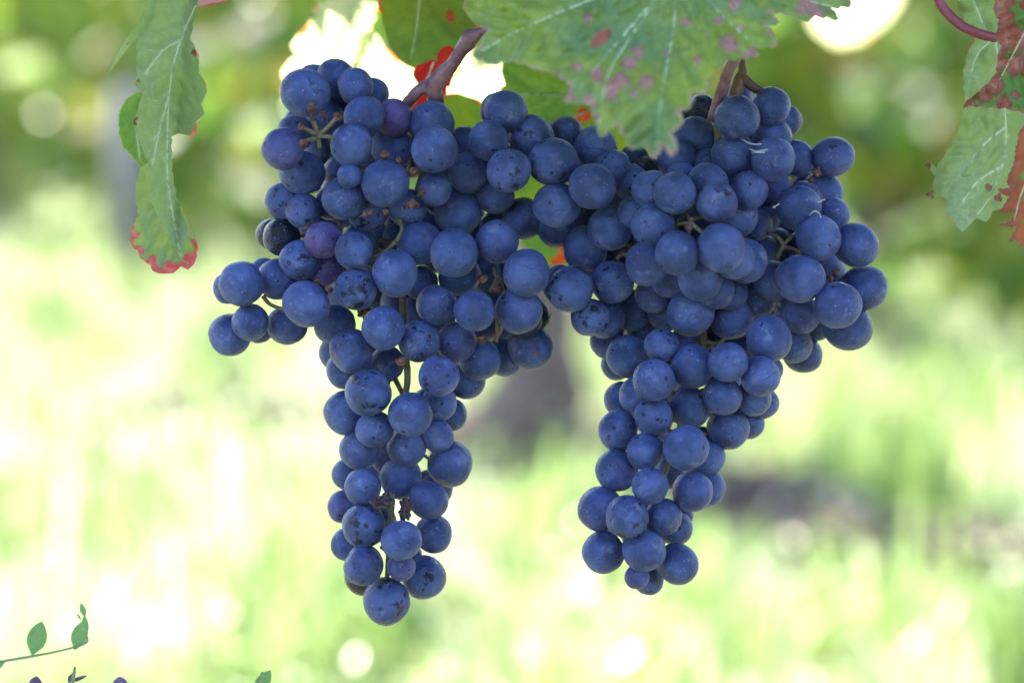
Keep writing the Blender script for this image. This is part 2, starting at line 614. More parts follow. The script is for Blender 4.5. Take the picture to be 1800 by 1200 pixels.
# ------------------------------------------------------------------ vine foliage made of lobed leaves
def lobed_outline():
    pts = []
    for k, (a, r) in enumerate([(-90, 0.10), (-60, 0.55), (-35, 0.80), (-12, 0.62), (10, 0.98), (32, 0.68), (55, 1.0), (72, 0.72), (90, 1.12),
                                (108, 0.72), (125, 1.0), (148, 0.68), (170, 0.98), (192, 0.62), (215, 0.80), (240, 0.55)]):
        pts.append((math.cos(R(a)) * r, math.sin(R(a)) * r))
    return np.array(pts)


def foliage_mesh(centers, sizes, normals, seed):
    g = np.random.default_rng(seed)
    o2 = lobed_outline()
    m = len(o2)
    n = len(centers)
    V = np.zeros((n, m + 1, 3))
    for i in range(n):
        nn = Vector(normals[i]).normalized()
        t = Vector((g.normal(), g.normal(), g.normal() - 0.8))
        t = (t - nn * t.dot(nn)).normalized()
        b = nn.cross(t)
        cup = g.normal(0.12, 0.18)
        fold = g.normal(0.15, 0.15)
        for k in range(m):
            a, c = o2[k]
            z = cup * (a * a + c * c) * 0.6 + fold * abs(a)
            V[i, k] = Vector(centers[i]) + (b * a + t * c + nn * z) * sizes[i]
        V[i, m] = centers[i]
    idx = np.arange(n)[:, None] * (m + 1)
    Fc = np.concatenate([idx + np.array([k, (k + 1) % m, m]) for k in range(m)])
    rr = np.repeat(g.random(n), m + 1)
    return sheet_mesh('foliage', V.reshape(-1, 3), Fc, rr)


far_fol = foliage_material('vine_foliage', [(0.040, 0.095, 0.015), (0.075, 0.15, 0.020), (0.12, 0.20, 0.025), (0.20, 0.25, 0.03), (0.26, 0.18, 0.05)], 0.5, 0.30, 2.2)
bark = simple_mat('vine_bark', (0.10, 0.068, 0.060), (0.19, 0.135, 0.125), 60, 0.9, 0.004)


def trunk_mesh(base, top, r0, seed, wob=0.03, n=9):
    r_ = random.Random(seed)
    g = Geo()
    pts, rad = [], []
    for i in range(n):
        t = i / (n - 1)
        p = Vector(base).lerp(Vector(top), t)
        p += Vector((r_.gauss(0, wob), r_.gauss(0, wob), 0)) * (1 if 0 < i else 0)
        pts.append(p)
        rad.append(r0 * (1.25 - 0.45 * t) * r_.uniform(0.85, 1.15))
    g.tube(pts, rad, 12, True, 0.3)
    # two arms
    for s in (-1, 1):
        e = Vector(top) + Vector((s * 0.32, -s * 0.3, 0.06))
        g.tube([Vector(top) - Vector((0, 0, 0.02)), Vector(top).lerp(e, 0.5) + Vector((0, 0, 0.03)), e], [r0 * .6, r0 * .45, r0 * .3], 8, True, 0.2)
    return g.mesh('trunk')


def back_vine(base, label, seed, zlo, zhi, half, thick, nleaf, leaf=0.055, trunk_h=0.55, r0=0.035, direction=(0.55, -0.83), group='vines in the rows behind'):
    base = Vector(base)
    v = empty('grapevine', (base.x, base.y, 0))
    tag(v, label, 'grapevine', group)
    link('trunk', trunk_mesh((base.x, base.y, -0.02), (base.x + 0.02, base.y, trunk_h), r0, seed), v, bark)
    g = np.random.default_rng(seed)
    dv = np.array(direction) / np.hypot(*direction)
    pv = np.array([-dv[1], dv[0]])
    a = (g.random(nleaf) * 2 - 1) * half
    b = g.normal(0, thick * 0.5, nleaf)
    z = zlo + (zhi - zlo) * g.random(nleaf) ** 0.85 + 0.06 * np.sin(a * 9 + seed)
    C = np.stack([base.x + dv[0] * a + pv[0] * b, base.y + dv[1] * a + pv[1] * b, z], 1)
    N = np.stack([g.normal(0, .6, nleaf), g.normal(-0.2, .8, nleaf), g.normal(0.55, .5, nleaf)], 1)
    f = link('foliage', foliage_mesh(C, leaf * (0.7 + 0.6 * g.random(nleaf)), N, seed), v, far_fol)
    f['kind'] = 'stuff'
    return v


# vine with the bare trunk seen between the two bunches
b0 = ground_at(935, 812)
back_vine(b0, 'grapevine with a thick mauve-brown trunk standing in dark earth, seen between the bunches', 21, 0.60, 1.5, 0.55, 0.22, 420, 0.055, 0.6, 0.078, group=None)
# the row beyond, running from far left to nearer right
A, B = ground_at(-250, 378), ground_at(2050, 690)
labels = ['grapevine at the far left end of the row behind', 'grapevine behind the hanging folded leaf, with a grey trunk',
          'grapevine behind the left bunch in the far row', 'grapevine between the two bunches in the far row',
          'grapevine behind the right bunch in the far row', 'grapevine right of the right bunch in the far row',
          'grapevine behind the pale drooping leaf at the right', 'grapevine past the right edge of the far row']
fr = [0.02, 0.20, 0.36, 0.50, 0.63, 0.76, 0.88, 1.0]
for i, (t, lb) in enumerate(zip(fr, labels)):
    # even steps on the ground
    p = A.lerp(B, t)
    back_vine(p, lb, 40 + i, 0.06 if i in (0, 2, 3) else 0.16, 1.45, 0.62, 0.26, 620, 0.062, 0.5, 0.04, (B.x - A.x, B.y - A.y))
for i, (bx_, lb) in enumerate([(0.15, 'grapevine of the row at the photographer\'s back, nearer one straight behind the camera'), (1.0, 'grapevine of the row at the photographer\'s back, farther one to the right of the camera')]):
    back_vine((bx_, -1.1, 0), lb, 140 + i, 0.40, 1.12, 0.6, 0.26, 420, 0.06, 0.6, 0.04, (1, 0))  # unseen vines added to block low sky light from the camera side
# taller growth closing the view
hv = []
for i, (px, d, lab) in enumerate([(-200, 17, 'tall shrub closing the view at the left'), (300, 18, 'tall shrub behind the folded leaf, darkest of the hedge'), (800, 17.5, 'tall shrub behind the left bunch'),
                                  (1250, 18, 'tall shrub behind the right bunch'), (1700, 17, 'tall shrub behind the right-hand leaves'), (2200, 17, 'tall shrub past the right edge of the hedge')]):
    x = (px - 900) / F * d
    sh = empty('shrub', (x, d, 0))
    tag(sh, lab, 'shrub', 'shrubs in the hedge behind the vines')
    g = np.random.default_rng(90 + i)
    n = 700
    C = np.stack([x + g.normal(0, 0.8, n), d + g.normal(0, 0.4, n), 3.2 * g.random(n) ** 0.8], 1)
    N = np.stack([g.normal(0, .6, n), g.normal(-0.3, .8, n), g.normal(0.5, .5, n)], 1)
    f = link('foliage', foliage_mesh(C, 0.13 * (0.7 + 0.6 * g.random(n)), N, 90 + i), sh, far_fol)
    f['kind'] = 'stuff'
    gg = Geo()
    for k in range(3):
        gg.tube([(x + (k - 1) * .1, d, -.02), (x + (k - 1) * .3, d, 1.2), (x + (k - 1) * .5, d + .1, 2.4)], [.05, .035, .015], 7)
    link('trunk', gg.mesh('trunk'), sh, bark)

# single leaves on the vines behind, the pale ones coloured bright for sun glints
def lone_leaf(px, py, d, size, c, seed):
    p = at(px, py, d)
    best = min((o for o in COL.objects if o.name.startswith('grapevine') and o.location.y > 3), key=lambda o: (o.location.xy - p.xy).length)
    nrm = (sd + Vector((0, -1, 0.1)) * 0.75).normalized()
    return link('leaf', foliage_mesh(np.array([tuple(p)]), [size], [tuple(nrm)], seed), best, foliage_material('sunlit_single_leaf', [c, c], 0.45, 0.3, 1.6))


for i, a_ in enumerate([(1535, 150, 6.6, .075, (0.62, 0.68, 0.60)), (1395, 118, 6.9, .075, (0.30, 0.34, 0.03)), (1480, 130, 6.8, .055, (0.22, 0.10, 0.07)), (1712, 650, 6.2, .05, (0.50, 0.55, 0.32)),
                        (50, 118, 8.6, .10, (0.34, 0.46, 0.05)), (440, 235, 8.0, .10, (0.20, 0.30, 0.03)), (1600, 50, 6.5, .08, (0.28, 0.36, 0.03)),
                        (340, 90, 8.0, .09, (0.09, 0.05, 0.03)), (420, 60, 8.0, .10, (0.08, 0.05, 0.03)), (160, 210, 8.4, .08, (0.20, 0.14, 0.03)), (1620, 300, 6.6, .08, (0.24, 0.33, 0.04))]):
    lone_leaf(*a_, 300 + i)

# wooden stake at the left of the far row
sp = ground_at(228, 490)
st = Geo()
st.tube([(sp.x, sp.y, -0.02), (sp.x + .005, sp.y, 0.3), (sp.x + .01, sp.y, 0.60)], [0.062, 0.06, 0.058], 10, True, 0.1)
tag(link('vineyard_post', st.mesh('vineyard_post'), None, simple_mat('weathered_wood', (0.17, 0.155, 0.165), (0.26, 0.24, 0.25), 30, 0.9, 0.003)),
    'weathered grey wooden post behind the folded leaf at the left', 'post')

# ------------------------------------------------------------------ the near grapevine: wood, leaves, canopy
vine = empty('grapevine', (0.62, 1.10, 0))
tag(vine, 'near grapevine with green, yellowing and red-brown autumn leaves hanging around the two blue grape bunches', 'grapevine')
link('trunk', trunk_mesh((0.62, 1.10, -0.02), (0.60, 1.10, 0.84), 0.035, 77, 0.01), vine, bark)
cg = Geo()
cane_c = [(0.60, 1.10, 0.84), (0.42, 1.06, 0.835), (0.2, 1.03, 0.845), (0.05, 1.045, 0.835), (-0.08, 1.05, 0.84), (-0.3, 1.06, 0.85), (-0.6, 1.08, 0.84)]
cp = curve_pts(cane_c, 6)
cg.tube(cp, [0.011 - 0.005 * i / len(cp) for i in range(len(cp))], 10, True, 0.15)
link('cane', cg.mesh('cane'), vine, bark)

# gaps cut in the unseen canopy so that sunlight reaches these places on the leaves behind the bunches
SUNLIT = [at(x, y, 1.14) for x, y in [(590, 10), (560, 60), (600, 70), (540, 130), (570, 150), (520, 190), (625, 0), (650, 70), (675, 120), (700, 150), (735, 180), (660, 170),
                                      (820, 120), (850, 150), (875, 185), (960, 445), (985, 455)]]
can = np.random.default_rng(5)
nc = 3600
C = np.stack([can.uniform(-1.3, 1.3, nc), can.uniform(0.95, 1.45, nc), 0.83 + 0.62 * can.random(nc) ** 0.9], 1)
keepc = np.ones(nc, bool)
pmin = np.full(nc, 9.0)
sdn = np.array(sd)
for q in SUNLIT:
    dv = C - np.array(q)
    along = dv @ sdn
    perp = np.linalg.norm(dv - along[:, None] * sdn, axis=1)
    keepc &= ~((perp < 0.024) & (along > -0.05))
    pmin = np.minimum(pmin, np.where(along > -0.05, perp, 9))
keepc &= ~((C[:, 2] < 0.845) & (C[:, 1] < 0.95))
# nothing may hang into the photograph's frame
for i in range(nc):
    v = CR.transposed() @ (Vector(C[i]) - CP)
    py = 600 - v.y / -v.z * F
    if py > -290: keepc[i] = False
C = C[keepc]
pmin = pmin[keepc]
nc = len(C)
N = np.stack([can.normal(0, .5, nc), can.normal(-0.1, .6, nc), can.normal(0.9, .4, nc)], 1)
f = link('foliage', foliage_mesh(C, np.minimum(0.055 * (0.75 + 0.5 * can.random(nc)), pmin - 0.006), N, 6), vine, far_fol)
f['kind'] = 'stuff'


def dist_to_poly(P, poly):
    d = np.full(len(P), 1e9)
    for a, b in zip(poly[:-1], poly[1:]):
        a, b = np.array(a, float), np.array(b, float)
        ab = b - a
        L2 = max(ab @ ab, 1e-9)
        t = np.clip(((P - a) @ ab) / L2, 0, 1)
        d = np.minimum(d, np.linalg.norm(P - a - t[:, None] * ab, axis=1))
    return d


def add_teeth(poly, step=18, amp=5, seed=1, skip=None):
    """serrated margin along a closed coarse outline"""
    r_ = random.Random(seed)
    out = []
    n = len(poly)
    area = sum(poly[i][0] * poly[(i + 1) % n][1] - poly[(i + 1) % n][0] * poly[i][1] for i in range(n))
    s = 1 if area > 0 else -1
    for i in range(n):
        a, b = np.array(poly[i], float), np.array(poly[(i + 1) % n], float)
        L = np.linalg.norm(b - a)
        out.append(tuple(a))
        if L < step * 1.2:
            continue
        k = max(1, int(L / step))
        t = (b - a) / L
        nn = np.array([t[1], -t[0]]) * s
        for j in range(k):
            u0 = (j + 0.65 + r_.uniform(-.12, .12)) / k
            u1 = (j + 1.0) / k
            am = amp * r_.uniform(0.6, 1.3)
            out.append(tuple(a + (b - a) * u0 + nn * am))
            if j < k - 1:
                out.append(tuple(a + (b - a) * u1 - nn * am * 0.3))
    return out


def leaf(name, outline, depth, mat, veins=(), spots=(), grid=8, teeth=(18, 5), parent=None, pucker=0.0011, seed=1, side=True, wav=0.002, rim=None):
    """a leaf blade: margin with teeth, real puckering between veins, bend given by depth(x, y) in metres"""
    poly = add_teeth(outline, teeth[0], teeth[1], seed) if teeth else list(outline)
    # refine margin
    fine = []
    for a, b in zip(poly, poly[1:] + poly[:1]):
        L = math.hypot(b[0] - a[0], b[1] - a[1])
        k = max(1, int(L / (grid * 1.3)))
        for j in range(k):
            fine.append((a[0] + (b[0] - a[0]) * j / k, a[1] + (b[1] - a[1]) * j / k))
    poly = fine
    r_ = random.Random(seed)
    xs = [p[0] for p in poly]
    ys = [p[1] for p in poly]
    pts = [Vector(p) for p in poly]
    ins = []
    P2 = np.array(poly + poly[:1])
    y = min(ys)
    row = 0
    cand = []
    while y < max(ys):
        x = min(xs) + (grid / 2 if row % 2 else 0)
        while x < max(xs):
            cand.append((x + r_.uniform(-1, 1) * grid * .12, y + r_.uniform(-1, 1) * grid * .12))
            x += grid
        y += grid * 0.87
        row += 1
    cand = np.array(cand)
    # inside test
    inside = np.zeros(len(cand), bool)
    for (x1, y1), (x2, y2) in zip(P2[:-1], P2[1:]):
        c = ((y1 > cand[:, 1]) != (y2 > cand[:, 1]))
        with np.errstate(divide='ignore', invalid='ignore'):
            xi = (x2 - x1) * (cand[:, 1] - y1) / (y2 - y1) + x1
        inside ^= c & (cand[:, 0] < xi)
    cand = cand[inside]
    cand = cand[dist_to_poly(cand, P2) > grid * 0.45]
    allv = pts + [Vector(c) for c in cand]
    res = delaunay_2d_cdt(allv, [], [list(range(len(pts)))], 1, 1e-4)
    V2 = np.array([(v.x, v.y) for v in res[0]])
    faces = res[2]
    # veins: main ones plus side veins
    vl = [list(map(tuple, curve_pts(v, 5))) for v in veins]
    sub = []
    if side:
        for v in vl:
            L = 0
            nxt = 34
            for a, b in zip(v[:-1], v[1:]):
                L += math.hypot(b[0] - a[0], b[1] - a[1])
                if L > nxt:
                    nxt += r_.uniform(32, 46)
                    t = np.array([b[0] - a[0], b[1] - a[1]])
                    t /= max(np.linalg.norm(t), 1e-6)
                    for s in (-1, 1):
                        an = s * R(r_.uniform(38, 52))
                        dd = np.array([t[0] * math.cos(an) - t[1] * math.sin(an), t[0] * math.sin(an) + t[1] * math.cos(an)])
                        ln = r_.uniform(60, 95)
                        p0 = np.array(b)
                        sub.append([tuple(p0), tuple(p0 + dd * ln * .5 + t * 3), tuple(p0 + dd * ln + t * 12)])
    vd = np.full(len(V2), 1e3)
    for v in vl:
        vd = np.minimum(vd, dist_to_poly(V2, v))
    vs = np.full(len(V2), 1e3)
    for v in sub:
        vs = np.minimum(vs, dist_to_poly(V2, v))
    ed = dist_to_poly(V2, P2)
    if rim is not None:
        ed = np.where([rim(x, y) for x, y in V2], ed, ed + 60)
    sp = np.full(len(V2), 9.0)
    for s in spots:
        x0, y0, r0 = s[:3]
        sp = np.minimum(sp, np.hypot(V2[:, 0] - x0, V2[:, 1] - y0) / r0)
    both = np.minimum(vd, vs * 1.3 + 1)
    W = []
    for i, (x, y) in enumerate(V2):
        d0 = depth(x, y)
        q = Vector((x * 0.02, y * 0.02, seed * 3.1))
        dz = -pucker * min(1.0, both[i] / 16) * (0.6 + 0.8 * noise.noise(q * 2.2)) + wav * noise.noise(q * 0.45) + 0.0006 * noise.noise(q * 5)
        W.append(tuple(at(x, y, d0 + dz)))
    me = bpy.data.meshes.new(name)
    me.from_pydata(W, [], [tuple(f) for f in faces])
    # face the camera
    me.update()
    if len(me.polygons):
        s = sum((p.normal.y * p.area) for p in me.polygons)
        if s > 0:
            me.flip_normals()
    for nm, val in (('vein', np.minimum(vd, vs + 1.9)), ('edge', ed), ('spot', sp)):
        a_ = me.attributes.new(nm, 'FLOAT', 'POINT')
        a_.data.foreach_set('value', val.astype(np.float32))
    smooth(me)
    me.materials.append(mat)
    o = link(name, me, parent)
    # raised ribs on the blade for the main veins
    if vl:
        g = Geo()
        for v in vl:
            vv = [p for p in v if min(ys) <= p[1] <= max(ys)]
            if len(vv) < 3: continue
            vp = np.array(vv)
            ins_ = np.zeros(len(vp), bool)
            for (x1, y1), (x2, y2) in zip(P2[:-1], P2[1:]):
                c = ((y1 > vp[:, 1]) != (y2 > vp[:, 1]))
                with np.errstate(divide='ignore', invalid='ignore'):
                    xi = (x2 - x1) * (vp[:, 1] - y1) / (y2 - y1) + x1
                ins_ ^= c & (vp[:, 0] < xi)
            vv = [p for p, k in zip(vv, ins_) if k]
            if len(vv) < 3: continue
            n = len(vv)
            g.tube([at(x, y, depth(x, y) + wav * noise.noise(Vector((x * .02, y * .02, seed * 3.1)) * .45)) for x, y in vv],
                   [0.00036 * (1 - 0.75 * i / n) + 0.00010 for i in range(n)], 6)
        if g.v:
            link('vein', g.mesh('vein'), o, vein_mat)
    return o


vein_mat = simple_mat('leaf_rib', (0.46, 0.54, 0.34), (0.52, 0.58, 0.38), 60, 0.5)
green_leaf = leaf_material('green_vine_leaf', (0.135, 0.235, 0.12), (0.24, 0.31, 0.055), (0.25, 0.34, 0.16), (0.33, 0.22, 0.20), (0.36, 0.17, 0.19), edge_w=5, trans=0.38, vein_w=2.0, gloss=0.38, edge_broken=0.42, spots_noise=0.69)
yellow_leaf = leaf_material('yellow_green_vine_leaf', (0.11, 0.20, 0.05), (0.19, 0.27, 0.045), (0.25, 0.32, 0.15), (0.55, 0.10, 0.05), (0.5, 0.07, 0.04), edge_w=6, trans=0.40, vein_w=2.2, gloss=0.5, edge_broken=0.5)
pale_leaf = leaf_material('pale_leaf_underside', (0.19, 0.265, 0.165), (0.21, 0.29, 0.10), (0.27, 0.345, 0.21), (0.36, 0.07, 0.08), (0.16, 0.03, 0.03), edge_w=4.0, trans=0.36, vein_w=2.4, gloss=0.65, edge_broken=0.5)
rim_leaf = leaf_material('leaf_with_red_rim', (0.12, 0.20, 0.11), (0.24, 0.29, 0.07), (0.24, 0.31, 0.14), (0.42, 0.08, 0.09), (0.42, 0.08, 0.09), edge_w=11, trans=0.38, vein_w=2.0, gloss=0.6)
white_leaf = leaf_material('leaf_painted_sunlit', (0.38, 0.44, 0.24), (0.46, 0.48, 0.28), (0.5, 0.52, 0.34), (0.62, 0.13, 0.07), (0.5, 0.3, 0.1), edge_w=7, trans=0.5, vein_w=1.5, gloss=0.5, edge_broken=0.5)  # direct sun on the leaf is put into this pale colour
red_leaf = leaf_material('red_autumn_leaf', (0.42, 0.018, 0.028), (0.50, 0.05, 0.03), (0.5, 0.12, 0.08), (0.45, 0.03, 0.03), (0.3, 0.02, 0.02), edge_w=4, trans=0.5, gloss=0.5)
brown_leaf = leaf_material('green_leaf_with_dried_red_patches', (0.055, 0.13, 0.03), (0.09, 0.19, 0.04), (0.17, 0.27, 0.08), (0.24, 0.12, 0.10), (0.26, 0.055, 0.05), edge_w=7, trans=0.22, vein_w=1.6, gloss=0.5, ring_w=0.6)
dry_leaf = leaf_material('dried_rust_leaf', (0.24, 0.055, 0.03), (0.34, 0.11, 0.05), (0.3, 0.12, 0.08), (0.20, 0.07, 0.05), (0.10, 0.2, 0.04), edge_w=5, trans=0.2, gloss=0.6)
scale_mat = simple_mat('dark_red_bud_scale', (0.16, 0.03, 0.02), (0.26, 0.06, 0.04), 200, 0.5)


def bowl(x0, y0, d, kx=0.0, ky=0.0, kxx=0.0, kyy=0.0):
    return lambda x, y: d + kx * (x - x0) + ky * (y - y0) + kxx * (x - x0) ** 2 + kyy * (y - y0) ** 2


# large leaf over the middle of the picture, in front of the bunches
L1 = [(812, -20), (818, 20), (836, 42), (858, 50), (846, 78), (832, 98), (862, 112), (900, 106), (945, 121), (978, 130), (1006, 150), (992, 180), (1040, 184),
      (1047, 214), (1056, 242), (1084, 216), (1098, 240), (1110, 263), (1135, 256), (1151, 279), (1166, 254), (1181, 277), (1192, 262), (1180, 234), (1202, 214),
      (1190, 192), (1214, 190), (1213, 160), (1241, 164), (1254, 122), (1277, 104), (1302, 102), (1336, 98), (1324, 84), (1366, 82), (1361, 60), (1345, 46),
      (1372, 40), (1352, 20), (1392, 26), (1420, 40), (1432, 28), (1475, 35), (1461, 14), (1496, 12), (1486, -20), (1440, -130), (1300, -215), (1200, -190),
      (1080, -230), (930, -190), (840, -110)]
LV1 = [[(1190, -60), (1184, 50), (1164, 160), (1152, 266)], [(1190, -60), (1120, 50), (1070, 130), (1052, 225)], [(1190, -60), (1010, 12), (910, 55), (842, 92)],
       [(1190, -60), (1262, 20), (1335, 88)], [(1190, -60), (1330, -20), (1470, 14)], [(1150, 0), (1090, 70), (1010, 165)]]
spots1 = [(1122, 92, 12), (1106, 112, 15), (1092, 142, 17), (1073, 162, 15), (1136, 145, 14), (1115, 165, 9), (1016, 118, 9), (1050, 130, 13), (1000, 168, 12), (1036, 178, 13),
          (1046, 205, 8), (1032, 32, 9), (1264, 36, 10), (1242, 60, 5), (1204, 38, 9), (1226, 106, 8), (1282, 78, 17), (1318, 96, 13), (1420, 10, 20), (1436, 25, 15), (1300, 50, 8), (1110, 262, 5), (1150, 276, 6), (1290, 8, 12), (1355, 60, 6)]
o = leaf('leaf', L1, bowl(1150, 100, 0.905, 0.00001, -0.00018, 2.2e-7, 2.5e-7), green_leaf, LV1, spots1, 6, (16, 3.5), vine, 0.0062, 3, True, 0.012)
o['label'] = 'broad green leaf with pink blotches hanging in front of the bunches'
# dried scale lying on that leaf
sg = [(1035, 84), (1043, 66), (1055, 55), (1071, 49), (1075, 56), (1070, 70), (1057, 80), (1044, 83)]
leaf('dried_scale', sg, bowl(1055, 68, 0.893, 0.0, 0, 1e-5), scale_mat, [], [], 5, None, o, 0.0003, 4, False)

# leaves behind the bunches
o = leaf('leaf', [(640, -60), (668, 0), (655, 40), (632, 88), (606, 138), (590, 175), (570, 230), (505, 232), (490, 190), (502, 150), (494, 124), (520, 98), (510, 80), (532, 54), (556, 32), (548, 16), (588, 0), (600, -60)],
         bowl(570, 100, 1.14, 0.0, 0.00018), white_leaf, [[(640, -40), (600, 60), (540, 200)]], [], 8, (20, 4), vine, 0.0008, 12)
o['label'] = 'sunlit white-looking leaf with red tips behind the top of the left bunch'
o = leaf('leaf', [(668, -60), (664, 0), (676, 50), (690, 92), (716, 116), (752, 126), (800, 110), (836, 50), (842, -60)],
         bowl(740, 60, 1.055, 0.0, 0.0002), yellow_leaf, [[(740, -50), (735, 30), (722, 105)]], [(792, 30, 10)], 8, (24, 3), vine, 0.0008, 13)
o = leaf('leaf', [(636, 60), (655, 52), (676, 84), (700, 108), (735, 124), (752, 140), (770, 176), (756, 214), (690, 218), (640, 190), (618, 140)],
         bowl(690, 120, 1.14, 0.0, 0.0002), white_leaf, [[(650, 60), (690, 150), (730, 200)]], [], 8, (24, 2), vine, 0.0008, 18)  # sunlit part of the yellow-green leaf, set apart as a pale blade
o['label'] = 'sunlit part of a leaf, painted white, between the stalk and the top of the left bunch'
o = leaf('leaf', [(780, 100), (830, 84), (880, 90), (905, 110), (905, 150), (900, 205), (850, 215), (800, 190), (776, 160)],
         bowl(840, 150, 1.14, 0.0, 0.0003), white_leaf, [[(800, 120), (850, 150), (880, 180)]], [(800, 120, 12)], 6, (18, 3), vine, 0.0025, 19)  # sunlit stripes of the yellow-green leaf, painted as another pale blade
o = leaf('leaf', [(726, 126), (744, 112), (768, 108), (768, 94), (790, 80), (802, 96), (794, 140), (778, 168), (754, 186), (730, 210), (704, 200), (722, 168), (736, 150)],
         bowl(750, 150, 1.045, 0.0, 0.0001), red_leaf, [[(770, 90), (750, 140), (720, 200)]], [], 7, (14, 4), vine, 0.0006, 14)
o['label'] = 'scarlet leaf behind the stalk of the left bunch'
o = leaf('leaf', [(775, 166), (815, 168), (850, 184), (872, 200), (888, 150), (884, 108), (960, 120), (1060, 130), (1150, 150), (1140, 260), (1080, 330), (1030, 400), (1000, 466), (985, 462), (960, 470), (930, 440), (900, 400), (860, 330), (800, 250), (772, 200)],
         bowl(950, 200, 1.065, 0.0, 0.0001, 3e-7), yellow_leaf, [[(1080, 170), (1000, 168), (940, 166), (900, 166)], [(1080, 170), (1000, 300), (975, 450)], [(1080, 170), (1000, 210), (870, 260)]], [(1025, 205, 14), (1000, 440, 20), (985, 455, 16), (880, 470, 10)], 8, (22, 5), vine, 0.0012, 15)
o['label'] = 'yellow-green leaf with red marks spread behind both bunches'
o = leaf('leaf', [(700, -60), (800, -40), (860, 20), (862, 60), (838, 84), (800, 60), (770, 20)], bowl(800, 20, 1.06), yellow_leaf, [[(760, -50), (800, 10), (835, 70)]], [(828, 34, 12), (838, 44, 10), (852, 26, 6)], 8, (20, 4), vine, 0.0008, 16)
o = leaf('leaf', [(1420, 10), (1440, 60), (1480, 80), (1530, 60), (1570, 20), (1600, -40), (1500, -90), (1430, -60)], bowl(1500, 0, 1.95, 0, 0.0004), white_leaf, [[(1500, -80), (1500, 60)]], [], 12, (30, 5), vine, 0.0008, 17)

# folded leaf hanging at the left
LA = [(262, -60), (255, 20), (243, 70), (241, 110), (240, 150), (251, 165), (242, 195), (235, 218), (246, 250), (262, 285), (256, 310), (258, 330), (268, 360), (286, 392), (306, 432), (318, 448),
      (330, 400), (310, 350), (302, 300), (301, 240), (314, 235), (334, 238), (344, 214), (360, 200), (353, 182), (364, 162), (350, 128), (346, 96), (334, 70), (338, 42), (346, 14), (352, -60)]
o = leaf('leaf', LA, lambda x, y: 0.985 - 0.00028 * abs(x - (330 - (y * 0.10 if y < 240 else 24 + (y - 240) * -0.02))) + 0.00004 * (y - 200) * 0.3, pale_leaf,
         [[(345, 10), (318, 70), (300, 140), (294, 240), (296, 330), (316, 440)], [(318, 70), (285, 90), (255, 130)], [(296, 170), (280, 230), (268, 290)]], [(344, 95, 7), (241, 140, 4), (244, 150, 4), (249, 160, 4), (236, 216, 5), (242, 208, 4), (254, 272, 4), (259, 281, 4)], 6, (20, 2.5), vine, 0.0026, 22, True, 0.005, rim=lambda x, y: x < 275 and 130 < y < 300)
o['label'] = 'pale folded leaf with a red-rimmed tip drooping left of the left bunch'
LB = [(262, 285), (246, 300), (239, 325), (240, 352), (244, 378), (232, 402), (229, 426), (242, 440), (250, 456), (264, 464), (272, 478), (290, 481), (310, 476), (318, 468), (330, 474), (344, 458), (347, 432), (338, 408), (322, 376), (308, 345), (300, 300)]
leaf('leaf_tip', LB, lambda x, y: 0.999 - 0.00012 * (y - 380) * 0.5 + 0.00009 * abs(x - 300), rim_leaf, [[(285, 290), (300, 380), (318, 455)]], [(238, 412, 8), (246, 440, 8), (268, 458, 9), (300, 470, 14), (336, 455, 14), (342, 425, 7)], 5, (12, 2.5), o, 0.0026, 23, True, 0.002, rim=lambda x, y: y > 455 or (x > 320 and y > 420) or (x < 250 and y > 395))
LC = [(268, -60), (262, 0), (244, 40), (222, 68), (203, 98), (191, 126), (197, 122), (212, 100), (232, 76), (252, 56), (268, 30), (280, -60)]
leaf('leaf_lobe', LC, lambda x, y: 0.965 - 0.0001 * (260 - x), pale_leaf, [], [(225, 78, 4)], 5, None, o, 0.0006, 24, False)
LD = [(300, 60), (345, 90), (352, 120), (363, 160), (356, 184), (361, 200), (347, 214), (342, 238), (333, 242), (326, 232), (314, 234), (300, 236), (296, 180)]
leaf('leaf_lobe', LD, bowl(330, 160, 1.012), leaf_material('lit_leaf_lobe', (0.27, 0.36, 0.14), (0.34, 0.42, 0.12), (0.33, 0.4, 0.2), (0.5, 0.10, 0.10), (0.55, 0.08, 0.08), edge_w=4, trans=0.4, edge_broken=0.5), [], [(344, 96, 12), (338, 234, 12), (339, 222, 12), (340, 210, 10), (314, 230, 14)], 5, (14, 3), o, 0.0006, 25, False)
o = leaf('leaf', [(256, 160), (232, 168), (216, 184), (209, 210), (211, 240), (222, 264), (240, 284), (252, 300), (270, 290), (280, 200)], bowl(240, 230, 1.035), leaf_material('dark_green_leaf', (0.07, 0.15, 0.03), (0.13, 0.23, 0.04), (0.2, 0.3, 0.1), (0.2, 0.3, 0.05), (0.2, 0.08, 0.03), edge_w=3, trans=0.3),
         [[(262, 170), (240, 210), (246, 280)]], [(258, 175, 10)], 6, (14, 3), vine, 0.0012, 26)
o = leaf('leaf', [(330, -60), (340, 4), (352, 12), (380, 8), (402, 1), (430, -20), (440, -60)], bowl(370, -10, 0.99), leaf_material('pink_tinged_leaf', (0.33, 0.16, 0.2), (0.38, 0.2, 0.2), (0.4, 0.2, 0.2), (0.42, 0.05, 0.08), (0.5, 0.1, 0.1), edge_w=4, trans=0.4), [], [], 7, None, vine, 0.0008, 27, False)

